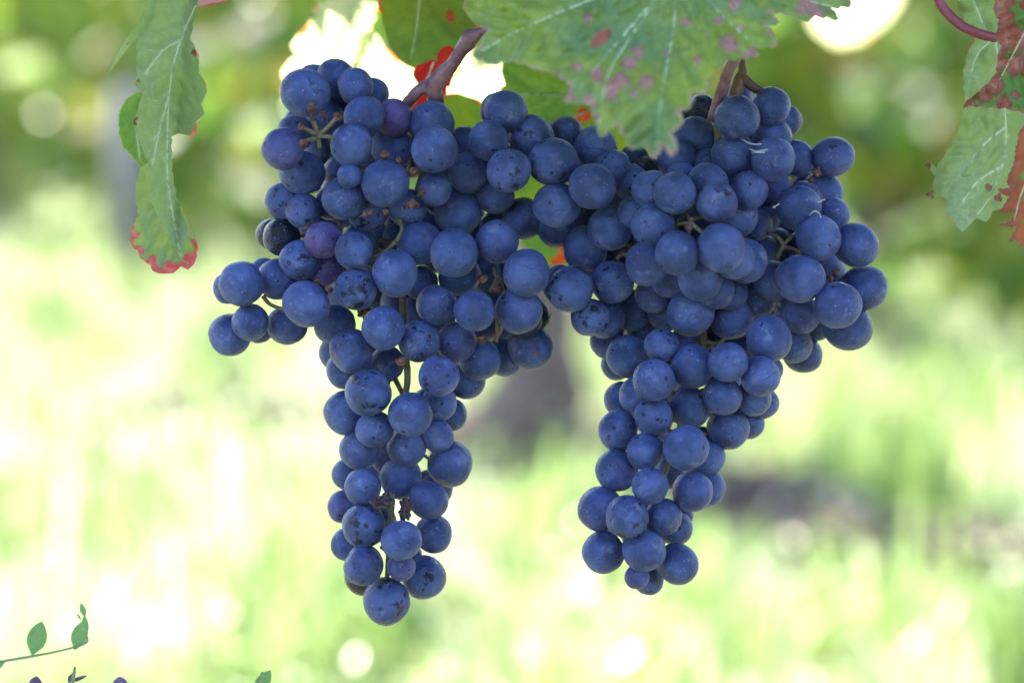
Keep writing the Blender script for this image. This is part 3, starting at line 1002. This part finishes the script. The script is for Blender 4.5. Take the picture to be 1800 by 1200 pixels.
# leaves at the right edge
L4 = [(1690, -60), (1684, 10), (1700, 44), (1712, 72), (1700, 96), (1694, 130), (1698, 180), (1684, 236), (1662, 272), (1647, 296), (1634, 284), (1624, 290), (1636, 300), (1644, 312), (1638, 334), (1626, 342), (1638, 350), (1652, 344), (1666, 352), (1662, 376), (1678, 388), (1692, 408),
      (1704, 396), (1716, 384), (1734, 390), (1744, 372), (1762, 366), (1778, 348), (1800, 330), (1860, 320), (1900, 120), (1880, -60)]
o = leaf('leaf', L4, bowl(1740, 200, 1.0, 0.00015, 0.0, 2.2e-6), pale_leaf,
         [[(1748, 66), (1764, 170), (1766, 270), (1740, 345), (1698, 400)], [(1765, 225), (1722, 262), (1664, 336)], [(1748, 66), (1716, 100), (1700, 165)], [(1757, 294), (1715, 322), (1684, 368)], [(1745, 66), (1722, 30), (1700, -30)]],
         [(1630, 288, 9), (1634, 344, 9), (1737, 330, 7), (1754, 348, 8)], 6, (16, 3), vine, 0.0040, 31, True, 0.010)
o['label'] = 'pale green veined leaf underside drooping right of the right bunch'
pg = Geo()
pp = curve_pts([at(1636, -60, 0.99), at(1652, 4, 0.99), at(1682, 40, 0.988), at(1716, 58, 0.987), at(1750, 67, 0.99)], 7)
pg.tube(pp, [0.0019 - 0.0002 * i / len(pp) for i in range(len(pp))], 10)
link('petiole', pg.mesh('petiole'), o, simple_mat('magenta_petiole', (0.20, 0.035, 0.055), (0.26, 0.07, 0.08), 50, 0.45))
L5 = [(1756, -60), (1750, -10), (1747, 20), (1756, 34), (1752, 62), (1760, 82), (1754, 104), (1752, 128), (1738, 146), (1722, 160), (1708, 172), (1696, 182), (1692, 191), (1706, 186), (1724, 187), (1745, 188), (1766, 190), (1790, 196), (1830, 204), (1900, 190), (1900, -60)]
sp5 = [(1760, 0, 22), (1764, 30, 18), (1770, 64, 26), (1790, 70, 22), (1758, 110, 16), (1785, 112, 20), (1748, 148, 18), (1730, 166, 16), (1705, 182, 12), (1800, 8, 8), (1765, 182, 12), (1785, 168, 8), (1757, 85, 12)]
o = leaf('leaf', L5, bowl(1780, 80, 0.955, -0.0002, 0.0, 1.0e-6), brown_leaf, [[(1850, -40), (1800, 60), (1745, 165)]], sp5, 5, (13, 2.5), vine, 0.0034, 32, True, 0.006)
o['label'] = 'green leaf with dried dark-red patches at the top right'
L6 = [(1806, 214), (1792, 232), (1786, 262), (1782, 290), (1772, 310), (1772, 326), (1786, 326), (1774, 331), (1754, 333), (1762, 341), (1776, 345), (1768, 356), (1756, 374), (1772, 372), (1790, 372), (1776, 388), (1757, 395), (1774, 398), (1792, 397), (1780, 412), (1773, 426), (1786, 420), (1798, 434), (1812, 428), (1860, 430), (1880, 214)]
o = leaf('leaf', L6, bowl(1800, 320, 0.95, -0.0003, 0, 2e-6), dry_leaf, [[(1850, 230), (1800, 330), (1780, 400)]], [(1806, 350, 10), (1806, 388, 9), (1800, 310, 9)], 5, (9, 2), vine, 0.0016, 33, True, 0.003)
o['label'] = 'curled rust-red dry leaf at the right edge'

# ------------------------------------------------------------------ the grape bunches
grape_mat = grape_material()
LEFT = [  # x, y, r, layer (low = near), flags: p purple, k bare and dark
    (537,164,41,2,''),(552,143,29,5,''),(589,138,33.5,4,''),(624,152,32,3,''),(654,168,30,5,''),(641.5,205,35,2,''),(692,207,33,3,'p'),(570,205,33,5,''),
    (525,217,25,6,''),(518,235,32,4,''),(497,262,36,1,'l'),(618,256,36,1,''),(691,259,37,4,''),(759,217,38.5,3,''),(764,263,40,1,''),(815,255,32,5,''),
    (859,247,34,2,''),(889,195,35,3,''),(872,194,29,5,''),(934,241,38,3,'d'),(895,300,37.5,1,'d'),(822,304,34,3,''),(764,332,29.5,2,''),(804,373,40,4,''),
    (869,341,33,4,''),(920,384,36,5,''),(678,323,41,1,''),(615,309,21.5,1,''),(604,348,37,2,''),(596,303,28,5,'l'),(531,303,37.5,3,''),(501,355,33,4,'d'),
    (534,371,30,3,'d'),(583,358,29,4,'l'),(646,373,34,3,'d'),(716,366,33,3,'d'),(478,412,27,5,'k'),(495,416,32.5,4,'k'),(568,422,32,2,'p'),(622,440,32.5,1,'d'),
    (630,428,33,4,''),(737,427,38,3,''),(798,445,41.5,1,''),(874,425,37,2,''),(925,480,41,1,''),(912,545,41,2,''),(935,555,33,5,'k'),(918,560,34,4,'k'),
    (932,610,38,4,''),(834,546,35.5,1,''),(527,457,34,2,'d'),(572,472,29.5,3,'p'),(489,490,35,3,''),(424,499,39,2,''),(402,507,27,4,''),(463,480,26,5,''),
    (440,567,32,3,''),(404,588,37,4,''),(455,576,27,6,''),(505,572,33,4,''),(538.5,535,38.5,1,''),(625.5,509,36,1,'d'),(694,481,39.5,1,''),(740,498,30,4,''),
    (807,485,34,4,''),(767,536,35,2,''),(588,570,34,4,''),(592,620,30,6,''),(674,576,38,1,''),(616.5,616,38,2,''),(737,599,36,2,'d'),(802,600,34,3,''),
    (733,548,29,6,''),(843,631,36,4,''),(885,628,33,5,''),(771,661,35,1,'d'),(820,670,30,5,''),(678,640,32,4,''),(606,650,33,4,''),(647,690,39.5,1,'d'),
    (608,725,38,3,''),(721,728,38,1,''),(772,709,31,3,''),(793,728,28,5,''),(659,754,33,2,''),(715,785,33,3,''),(768,766,29,3,''),(631,790,35,3,''),
    (791,815,40,4,''),(612,832,29,5,''),(638,855,32,2,''),(704,839,35,4,''),(753,878,33.5,3,''),(768,858,27,6,''),(604,890,29,4,'l'),(640,924,37.5,2,'d'),
    (762,938,33,4,''),(705,949,34,1,''),(609,956,28,4,''),(638.5,993,35.5,2,'d'),(706,996,24,2,'l'),(745,1014,37.5,4,'d'),(637,1014,30,5,'k'),(679.5,1056,40,3,'d'),
    (722,975,20,5,''),(655,250,30,7,''),(660,470,30,7,''),(700,420,26,7,''),(850,480,30,7,''),(855,570,30,7,''),(560,260,26,8,''),(550,400,28,7,''),(885,470,26,7,''),
]
RIGHT = [
    (973,284,40.5,2,'d'),(979,360,38.5,2,''),(1041,328,39.5,1,''),(993,238,32,5,''),(1047,261,38.5,4,''),(1076,293,29,3,'d'),(1108,320,31,3,'d'),(1115,282,27,6,''),
    (1137,305,28,5,'k'),(1190,277,33,4,''),(1224,243,36,4,''),(1296,207,38.5,2,''),(1354,188,33,4,''),(1381,212,27,6,''),(1357,243,35,4,''),(1289,273,37,3,''),
    (1358,281,38,2,''),(1396,279,32,4,''),(1464,275,34,5,''),(1444,339,35,6,''),(1414,349,30,5,''),(1358,330,31,5,''),(1404,365,38.5,3,''),(1463,378,30,4,''),
    (1439,419,39,2,''),(1504,430,37.5,3,''),(1519,506,38.5,4,''),(1472,536,39.5,2,''),(1491,577,39.5,4,''),(1406,490,41,2,''),(1359,494,35,4,''),(1325,525,34,5,''),
    (1406,552,34,4,''),(1432,570,30,6,''),(1396,605,32,5,''),(1411,622,32,6,''),(1352,596,40,2,''),(1286,560,35,4,''),(1214,549,40,3,''),
    (1186,340,37,0,''),(1146,335,34,1,''),(1116,373,29,2,''),(1197,311,27,3,''),(1248,296,34,3,''),(1243,325,37,1,''),(1260,355,35,0,'d'),(1315,335,34,2,''),
    (1296,380,35,2,''),(1327,393,30,4,''),(1342,386,26,5,''),(1148,396,37,0.5,''),(1190,445,37.5,-1,''),(1268,436,42,-1,''),(1292,456,34,0.5,''),(1310,458,38,2,''),
    (1138,464,38,1,''),(1230,490,38.5,1,''),(1256,508,34,2,''),(1283,514,31,3,''),(1178,488,34,3,''),(1148,518,31,4,''),(1172,545,35,5,''),(1029,437,39,4,''),
    (1073,401,38,3,''),(977,398,36,5,''),(1003,508,40.5,2,'d'),(985,500,33,5,''),(1077,496,36,3,'d'),(1037,558,32,3,'d'),(1064,560,33,4,''),(1112,545,35,6,''),
    (1105,627,37,4,''),(1068,600,30,6,''),(1085,640,28,6,''),(1163,607,29,2,'d'),(1210,600,30,6,''),(1149,667,36,1,'d'),(1217,644,38,2,''),(1280,636,34,1,''),
    (1336,661,35,1.5,''),(1352,650,24,5,''),(1270,695,33,2,''),(1324,698,32,3,''),(1339,708,28,5,''),(1213,717,35,3,''),(1280,753,37,4,''),(1316,745,26,5,''),
    (1124,695,33,3,''),(1092,702,30,5,''),(1149,732,33,2,'d'),(1087,757,33.5,3,'d'),(1134,793,32,2,''),(1206,786,38.5,1,''),(1240,803,32,4,''),(1084,826,36,3,''),
    (1143,853,31,1,''),(1178,830,28,6,''),(1217,864,35,2,''),(1244,857,30,4,''),(1055,894,39.5,3,''),(1102,908,37,1,'d'),(1167,907,32,2,''),(1187,928,29,4,''),
    (1200,905,18,5,''),(1061,970,36,3,''),(1132,965,37.5,2,''),(1191,991,34.5,3,''),(1119.5,1013,21,2,'l'),(1141,1017,25.5,4,''),
    (1235,195,28,7,'k'),(1297,172,26,7,''),(1210,215,26,7,'k'),(1340,440,28,7,''),(1250,620,28,7,''),(1130,580,30,7,''),(1300,620,28,7,''),(1060,470,28,7,''),(1220,400,30,6,''),
    (1170,255,26,7,''),(1290,330,30,7,''),(1085,345,30,7,''),(1450,470,30,6,''),(1030,490,28,7,''),
]
GAPS = [(735, 320), (957, 440), (975, 458), (941, 325), (630, 605), (702, 612), (728, 669), (738, 808), (716, 871), (672, 957), (466, 517), (490, 530), (960, 520), (674, 1005), (706, 1020),
        (855, 365), (1100, 515), (1114, 870), (1179, 850), (1378, 640), (950, 470), (1075, 942), (1180, 955)]


def solve(lst):
    """depth of every berry so that nearer ones rest on those behind"""
    out = []
    for (x, y, r, p, fl) in sorted(lst, key=lambda g: g[3]):
        z = 0.982 + (p - 2) * 0.0085
        for (X, Y, RR, D, P, _) in out:
            d2 = (X - x) ** 2 + (Y - y) ** 2
            s = 0.90 * (r + RR)
            if d2 < s * s:
                z = max(z, D + math.sqrt(s * s - d2) / F * 0.98)
        out.append((x, y, r, z, p, fl))
    return out


def fill(sol, n, seed, xr, yr, want):
    """berries on the far side of the bunch: kept where those in front cover them"""
    r_ = random.Random(seed)
    arr = np.array([[s[0], s[1], s[2], s[3]] for s in sol])
    added = []
    ang = np.arange(24) * 2 * math.pi / 24
    for _ in range(n):
        if len(added) >= want: break
        x, y = r_.uniform(*xr), r_.uniform(*yr)
        r = r_.uniform(29, 36)
        if any((x - gx) ** 2 + (y - gy) ** 2 < (r + 4) ** 2 for gx, gy in GAPS):
            continue
        q = np.stack([np.concatenate([x + r * np.cos(ang), x + .6 * r * np.cos(ang), [x]]), np.concatenate([y + r * np.sin(ang), y + .6 * r * np.sin(ang), [y]])], 1)
        cov = (np.hypot(q[:, None, 0] - arr[None, :, 0], q[:, None, 1] - arr[None, :, 1]) < arr[None, :, 2] - 0.5).any(1)
        if cov.mean() < 0.40: continue
        # uncovered rim points must still be enclosed by the bunch
        bad = False
        for k in np.where(~cov)[0]:
            hits = 0
            for a in range(8):
                dx, dy = math.cos(a * math.pi / 4), math.sin(a * math.pi / 4)
                t = np.arange(5, 75, 5)
                px, py = q[k, 0] + dx * t, q[k, 1] + dy * t
                if (np.hypot(px[:, None] - arr[None, :, 0], py[:, None] - arr[None, :, 1]) < arr[None, :, 2]).any(): hits += 1
            if hits < 8:
                bad = True
                break
        if bad: continue
        z = 1.0
        allb = list(sol) + added
        for (X, Y, RR, D, P, _) in allb:
            d2 = (X - x) ** 2 + (Y - y) ** 2
            s = 0.92 * (r + RR)
            if d2 < s * s:
                z = max(z, D + math.sqrt(s * s - d2) / F)
        if z > 1.075: continue
        added.append((x, y, r, z, 9, 'h'))
    return added


def berry_mesh(k, seed, dent):
    r_ = random.Random(seed)
    nu, nv = 30, 20
    V, Fc = [], []
    dd = Vector((r_.gauss(0, 1), r_.gauss(0, 1), r_.gauss(0, 1))).normalized()
    el = r_.uniform(0.95, 1.08)
    def shape(d):
        rr = 1 + 0.055 * noise.noise(d * 1.1 + Vector((seed * 3.7, 0, 0))) + 0.012 * noise.noise(d * 3 + Vector((0, seed, 0)))
        # stylar end: tiny dimple; stalk end: slight shoulder
        a = math.acos(max(-1, min(1, -d.z)))
        rr -= 0.03 * math.exp(-(a / 0.10) ** 2)
        b = math.acos(max(-1, min(1, d.z)))
        rr -= 0.05 * math.exp(-(b / 0.18) ** 2)
        if dent:
            c = math.acos(max(-1, min(1, d.dot(dd))))
            rr -= dent * math.exp(-(c / 0.45) ** 4)
        return Vector((d.x * rr, d.y * rr, d.z * rr * el))
    V.append(shape(Vector((0, 0, 1))))
    for j in range(1, nv):
        th = math.pi * j / nv
        for i in range(nu):
            ph = 2 * math.pi * i / nu
            V.append(shape(Vector((math.sin(th) * math.cos(ph), math.sin(th) * math.sin(ph), math.cos(th)))))
    V.append(shape(Vector((0, 0, -1))))
    for i in range(nu):
        Fc.append((0, 1 + i, 1 + (i + 1) % nu))
        for j in range(nv - 2):
            q = 1 + j * nu
            Fc.append((q + i, q + nu + i, q + nu + (i + 1) % nu, q + (i + 1) % nu))
        q = 1 + (nv - 2) * nu
        Fc.append((q + i, len(V) - 1, q + (i + 1) % nu))
    me = bpy.data.meshes.new('grape')
    me.from_pydata([tuple(v) for v in V], [], Fc)
    smooth(me)
    me.materials.append(grape_mat)
    return me


BM = [berry_mesh(i, 10 + i, 0) for i in range(6)] + [berry_mesh(i, 30 + i, (0.06, 0.10)[i]) for i in range(2)]
stem_green = simple_mat('green_rachis', (0.10, 0.105, 0.05), (0.16, 0.11, 0.08), 260, 0.7, 0.0015)
stem_brown = simple_mat('dry_stub', (0.045, 0.013, 0.013), (0.15, 0.065, 0.05), 350, 0.7, 0.001)
stem_mauve = simple_mat('mauve_peduncle', (0.12, 0.045, 0.075), (0.23, 0.13, 0.155), 110, 0.5, 0.0008)
raisin_mat = simple_mat('shrivelled_skin', (0.02, 0.012, 0.02), (0.07, 0.03, 0.05), 400, 0.35, 0.002)


def bunch(name, label, lst, root_pt, rachis, seed, xr, yr, want):
    r_ = random.Random(seed)
    base = at(*root_pt)
    b = empty(name, base)
    tag(b, label, 'grape bunch', 'grape bunches on the near vine')
    sol = solve(lst)
    sol += fill(sol, 9000, seed, xr, yr, want)
    rp = [np.array(at(*p)) for p in curve_pts(rachis, 4)]
    g = Geo()
    g.tube([Vector(p) for p in rp], [0.0016 - 0.0008 * i / len(rp) for i in range(len(rp))], 8, True, 0.2)
    for (x, y, r, z, p, fl) in sol:
        c = at(x, y, z)
        rad = r / F * z
        o = bpy.data.objects.new('grape', BM[r_.choice([0, 1, 2, 3, 4, 5, 0, 1, 2, 3, 4, 5, 6, 7])] if 'h' not in fl else BM[r_.randrange(6)])
        COL.objects.link(o)
        o.parent = b
        o.location = c - base
        # stalk end towards the rachis, so the stylar end faces outward
        k = min(range(len(rp)), key=lambda i: np.linalg.norm(rp[i] + np.array([0, 0, 0.012]) - np.array(c)))
        tgt = Vector(rp[max(0, k - 1)])
        dirv = (tgt - c).normalized()
        dirv = (dirv + Vector((r_.gauss(0, .35), r_.gauss(0, .35), r_.gauss(0.25, .35)))).normalized()
        q = dirv.to_track_quat('Z', 'Y') @ Matrix.Rotation(r_.uniform(0, 6.28), 3, 'Z').to_quaternion()
        o.rotation_euler = q.to_euler()
        s = rad * 1.045
        o.scale = (s * r_.uniform(.98, 1.01), s * r_.uniform(.98, 1.01), s * r_.uniform(.98, 1.02))
        rub = r_.uniform(0.0, 0.42)
        pur = max(0, r_.gauss(0.02, 0.05))
        lit = r_.uniform(0.36, 0.68)
        if 'd' in fl: rub = r_.uniform(0.56, 0.9)
        if 'k' in fl: rub, lit = 1.6, .4
        if 'p' in fl: pur, rub = 0.85, 0.5
        if 'l' in fl: pur, rub = 0.40, 0.45
        o.color = (rub, pur, lit, 1)
        if 'p' in fl or 'l' in fl: o['label'] = 'purplish berry'
        if 'k' in fl: o['label'] = 'dark glossy berry without bloom'
        # pedicel
        e0 = c + dirv * rad * 0.9
        e1 = c + dirv * rad * 1.5 + Vector((0, 0, 0.001))
        # the pedicel dives towards the middle of the bunch; only where it can be followed between the berries
        mp_ = (e1 + tgt) / 2 + Vector((0, 0.010, 0.002))
        ok = True
        for q_ in (e1, mp_, tgt):
            v_ = CR.transposed() @ (q_ - CP)
            X_, Y_ = 900 + v_.x / -v_.z * F, 600 - v_.y / -v_.z * F
            if not any(math.hypot(X_ - s_[0], Y_ - s_[1]) < s_[2] * 0.9 and s_[3] < -v_.z + 0.002 for s_ in sol): ok = False
        L = (tgt - e0).length
        if L < 0.045 and ok:
            g.tube([e0, e1, mp_, tgt], [0.0010, 0.0006, 0.0006, 0.0009], 6, True)
    link('rachis', g.mesh('rachis'), b, stem_green)
    return b, sol


lb, solL = bunch('grape_bunch', 'left blue grape bunch with a long narrow tail and a few purplish berries', LEFT, (765, 170, 1.0),
                 [(765, 168, 1.005), (760, 210, 1.012), (745, 300, 1.012), (712, 430, 1.008), (708, 560, 1.002), (716, 650, 0.995), (712, 700, 1.0), (690, 830, 0.998), (690, 880, 0.994), (684, 940, 0.996), (680, 1020, 0.99)], 3, (440, 960), (130, 1060), 110)
rb, solR = bunch('grape_bunch', 'right blue grape bunch with a rounded lobe bulging forward above its tapering tail', RIGHT, (1262, 200, 1.0),
                 [(1262, 200, 1.0), (1260, 300, 1.005), (1250, 420, 1.01), (1240, 540, 1.012), (1230, 640, 1.005), (1200, 740, 1.002), (1165, 840, 1.0), (1120, 900, 1.0), (1110, 960, 1.0)], 4, (950, 1540), (170, 1020), 110)


def tube_part(name, pts, rads, parent, mat, n=10, lump=0.15, k=5):
    g = Geo()
    ctrl = [(*p, r) for p, r in zip(pts, rads)]
    c = curve_pts(ctrl, k)
    g.tube([at(q[0], q[1], q[2]) for q in c], [q[3] / F for q in c], n, True, lump)
    return link(name, g.mesh(name), parent, mat)


# thick forked stalk of the left bunch, torn off at its tip
pd = tube_part('peduncle', [(766, 200, 1.0), (765, 168, 0.995), (762, 150, 0.992), (790, 118, 0.988), (812, 88, 0.984), (826, 68, 0.98), (842, 58, 0.978), (858, 50, 0.976)],
               [15, 15, 17, 12.5, 12, 15, 9, 2.5], lb, stem_mauve, 14, 0.25)
tube_part('side_stalk', [(706, 192, 1.0), (724, 172, 0.996), (742, 155, 0.993), (764, 150, 0.992)], [9, 10, 11, 14], pd, stem_mauve, 12, 0.2)
# stalk and its woody companion above the right bunch
tube_part('peduncle', [(1252, 208, 0.99), (1266, 165, 0.985), (1280, 125, 0.98), (1294, 92, 0.975), (1300, 20, 0.97), (1290, -60, 0.97)], [9, 10, 10.5, 12, 11, 11], rb, stem_mauve, 12, 0.15)
tube_part('side_stalk', [(1290, 176, 1.0), (1296, 150, 1.0), (1304, 128, 1.0), (1303, 108, 1.0), (1300, 80, 1.0), (1305, -60, 1.02)], [12, 11, 9, 6, 6, 6], rb, simple_mat('brown_side_stalk', (0.07, 0.032, 0.02), (0.16, 0.085, 0.03), 90, 0.6, 0.001), 10, 0.3)
tube_part('side_stalk', [(1302, 136, 1.0), (1320, 150, 1.0), (1340, 163, 1.0), (1352, 176, 1.0)], [10, 9, 7, 6], rb, simple_mat('dark_side_stalk', (0.06, 0.03, 0.025), (0.12, 0.05, 0.04), 90, 0.6, 0.001), 10, 0.3)

# visible side branches of the stalk
for pts, par in [([(712, 640, .992), (718, 665, .990), (712, 700, .992)], lb), ([(690, 868, .985), (690, 900, .983), (683, 935, .985)], lb),
                 ([(655, 455, .985), (680, 440, .982), (695, 425, .980), (690, 400, .982)], lb), ([(697, 425, .980), (706, 404, .982), (702, 385, .985)], lb),
                 ([(868, 470, .985), (872, 490, .982), (862, 512, .985)], lb), ([(873, 484, .982), (884, 498, .985), (890, 515, .99)], lb), ([(872, 540, .99), (874, 575, .99), (872, 600, .995)], lb),
                 ([(462, 520, .99), (475, 535, .99), (500, 545, .99)], lb), ([(670, 960, .99), (684, 975, .988), (684, 1010, .99)], lb),
                 ([(562, 260, .972), (558, 232, .97), (548, 205, .968)], lb), ([(560, 238, .970), (574, 226, .968), (592, 207, .966)], lb), ([(556, 236, .970), (540, 228, .968), (530, 223, .966)], lb), ([(556, 243, .970), (542, 246, .968), (534, 250, .966)], lb), ([(560, 240, .97), (578, 240, .968), (592, 246, .97)], lb),
                 ([(1365, 455, .99), (1378, 430, .988), (1392, 415, .99)], rb), ([(1375, 434, .988), (1395, 438, .99), (1410, 448, .995)], rb), ([(1378, 430, .988), (1366, 416, .99), (1350, 410, .995)], rb),
                 ([(1206, 372, .975), (1216, 392, .965), (1236, 410, .962)], rb), ([(1214, 386, .966), (1230, 382, .97), (1240, 380, .975)], rb), ([(1188, 395, .97), (1204, 392, .968), (1216, 394, .966)], rb),
                 ([(1244, 600, 1.0), (1262, 606, .998), (1276, 590, 1.0)], rb)]:
    tube_part('side_branch', pts, [4.2, 3.4, 3.8], par, stem_green, 8, 0.2)


def stub(x, y, d, dx, dy, par, s=1.0):
    """dried pedicel end with its flared brown receptacle"""
    g = Geo()
    a = at(x, y, d)
    e = at(x + dx, y + dy, d - 0.002)
    v = (e - a)
    g.tube([a, a + v * .5, a + v * .75, a + v * .95, a + v], [r * s / F for r in (3, 3, 7, 8, 3)], 9, True, 0.35)
    rnd = random.Random(int(x * 7 + y))
    g.blob(a + v * 1.05, 4.2 * s / F, 7, 5, (1, 1, 1), 0.8, rnd.random() * 9)
    link('pedicel_stub', g.mesh('pedicel_stub'), par, stem_brown)


for (x, y, d, dx, dy, s) in [(550, 212, .968, -3, -26, 1.1), (538, 228, .968, -9, -7, 1.1), (590, 210, .968, 4, -6, 1.1), (538, 248, .966, -6, 4, 1.0), (572, 212, .975, -6, -14, .8), (676, 285, .972, 0, -16, 1.1), (695, 288, .972, 8, -8, .8),
                            (722, 298, .972, 6, 4, 1.1), (648, 380, .962, 3, -8, .7), (724, 350, .968, 2, 10, 1.3), (735, 345, .97, 8, -8, 1.0), (682, 368, .972, -4, 6, .8), (573, 515, .975, 6, -8, 1.1), (562, 500, .98, -4, -6, .8),
                            (655, 552, .985, -12, 2, 1.2), (660, 540, .985, 2, 8, .9), (850, 497, .978, -2, -8, 1.2), (872, 502, .98, 2, 4, 1.0), (845, 590, .985, 2, 8, 1.1), (705, 645, .975, 0, -10, 1.3), (706, 636, .975, 2, -6, .8),
                            (630, 555, .99, 4, -8, .8), (944, 612, .975, -3, 10, .6), (640, 370, .962, 2, 8, .5), (1212, 410, .945, -2, -12, .9), (1438, 296, .99, -2, 10, 1.1), (1424, 312, .99, 2, 6, .9), (1475, 476, .985, -6, 4, .9), (1455, 488, .99, 6, 3, .7), (1258, 606, .99, -6, 8, .8)]:
    stub(x, y, d, dx, dy, rb if x > 1000 else lb, s)

for (x, y, d, r, sq) in [(671, 881, .972, 15, (1.1, 1, .8)), (713, 895, .978, 15, (.7, 1, 1.1)), (645, 552, .99, 12, (1, 1, .9))]:
    g = Geo()
    g.blob(at(x, y, d), r / F, 26, 20, sq, 0.9, x)
    link('shrivelled_berry', g.mesh('shrivelled_berry'), lb, raisin_mat)

# cobweb wisps between berries of the right bunch
web_mat = NT('cobweb_silk')
web_mat.p.inputs['Base Color'].default_value = (0.7, 0.72, 0.78, 1)
web_mat.p.inputs['Roughness'].default_value = 0.5
for pts in [[(1304, 245, .962), (1318, 252, .958), (1330, 254, .958), (1338, 253, .96)], [(1318, 262, .96), (1330, 266, .957), (1350, 263, .958)], [(1322, 268, .96), (1332, 268, .957), (1344, 268, .958)],
            [(1438, 356, .965), (1446, 352, .963), (1450, 350, .965)], [(1423, 378, .963), (1432, 371, .96), (1441, 376, .962), (1443, 384, .965)], [(1357, 366, .97), (1364, 362, .968), (1370, 358, .97)]]:
    tube_part('cobweb_wisp', pts, [0.55] * len(pts), rb, web_mat.m, 5, 0.0, 6)

# ------------------------------------------------------------------ slender weeds in the bottom left corner
weed_green = leaf_material('weed_leaf_green', (0.10, 0.19, 0.08), (0.13, 0.23, 0.10), (0.2, 0.35, 0.14), (0.1, 0.2, 0.06), (0.1, 0.2, 0.05), edge_w=1, trans=0.35, gloss=0.5)
weed_stem = simple_mat('weed_stem', (0.16, 0.2, 0.10), (0.2, 0.24, 0.13), 60, 0.6)
purple_petal = simple_mat('violet_petal', (0.07, 0.035, 0.13), (0.13, 0.08, 0.22), 90, 0.5)


def stem_to_ground(pts, par, rads):
    g = Geo()
    w_ = [at(*p) for p in pts]
    foot = Vector((w_[0].x - 0.05, w_[0].y + 0.03, -0.01))
    mid = w_[0].lerp(foot, 0.5) + Vector((-0.03, 0, 0.0))
    c = curve_pts([tuple(foot), tuple(mid)] + [tuple(q) for q in w_], 6)
    n = len(c)
    g.tube([Vector(q) for q in c], [rads[0] + (rads[1] - rads[0]) * i / n for i in range(n)], 7)
    return link('stem', g.mesh('stem'), par, weed_stem), foot


def weed_leaf(x, y, L, W, ang, d, par, seed, mat=None):
    a = R(ang)
    ux, uy = math.cos(a), -math.sin(a)
    vx, vy = -uy, ux
    ol = []
    prof = [(0, 0), (.1, .3), (.3, .85), (.5, 1), (.7, .85), (.88, .45), (1, 0)]
    for t, wv in prof: ol.append((x + ux * L * t + vx * W * wv / 2, y + uy * L * t + vy * W * wv / 2))
    for t, wv in prof[-2:0:-1]: ol.append((x + ux * L * t - vx * W * wv / 2, y + uy * L * t - vy * W * wv / 2))
    return leaf('leaf', ol, lambda X, Y: d + 0.0002 * ((X - x) * vx + (Y - y) * vy), mat or weed_green, [], [], 4, None, par, 0.0004, seed, False, 0.001)


q0 = at(-60, 1172, 0.955)
wd = empty('weed', (q0.x - 0.05, q0.y + 0.03, 0))
tag(wd, 'thin weed stem with four small oval green leaves in the lower left corner', 'weed')
stem_to_ground([(-60, 1172, .955), (0, 1162, .955), (60, 1152, .955), (110, 1142, .955), (150, 1130, .955), (154, 1118, .955)], wd, (0.0006, 0.00035))
weed_leaf(56, 1152, 64, 36, 74, .955, wd, 51)
weed_leaf(131, 1143, 56, 30, 72, .955, wd, 52)
weed_leaf(150, 1120, 40, 14, 92, .972, wd, 53)
weed_leaf(150, 1084, 26, 11, 108, .955, wd, 54)
weed_leaf(10, 1162, 30, 16, 200, .955, wd, 55)
weed_leaf(144, 1090, 16, 4, 125, .955, wd, 56)
q1 = at(468, 1245, 0.97)
wd2 = empty('weed', (q1.x - 0.05, q1.y + 0.03, 0))
tag(wd2, 'single pointed green weed leaf rising at the bottom edge below the left bunch', 'weed')
stem_to_ground([(440, 1290, .97), (446, 1245, .97), (452, 1220, .97)], wd2, (0.0006, 0.0004))
weed_leaf(446, 1224, 56, 26, 58, .97, wd2, 57)
q2 = at(120, 1230, 0.97)
wd3 = empty('flowering_weed', (q2.x - 0.05, q2.y + 0.03, 0))
tag(wd3, 'small violet flower tips poking up at the bottom edge under the weed leaves', 'wildflower')
stem_to_ground([(110, 1280, .97), (122, 1240, .97), (126, 1205, .97)], wd3, (0.0006, 0.0004))
for (x, y, L, W, an) in [(120, 1200, 22, 10, 60), (122, 1198, 34, 7, 20), (60, 1215, 28, 24, 80), (212, 1212, 24, 26, 95), (126, 1200, 14, 9, 110)]:
    pt_ = weed_leaf(x, y, L, W, an, .97, wd3, 60 + int(x), purple_petal)
    pt_.name = 'petal'
g = Geo()
for x in (60, 212):
    g.tube([at(122, 1240, .97), at((x + 122) / 2, 1228, .97), at(x, 1213, .97)], [.0004, .0003, .0003], 6)
link('flower_stalk', g.mesh('flower_stalk'), wd3, weed_stem)
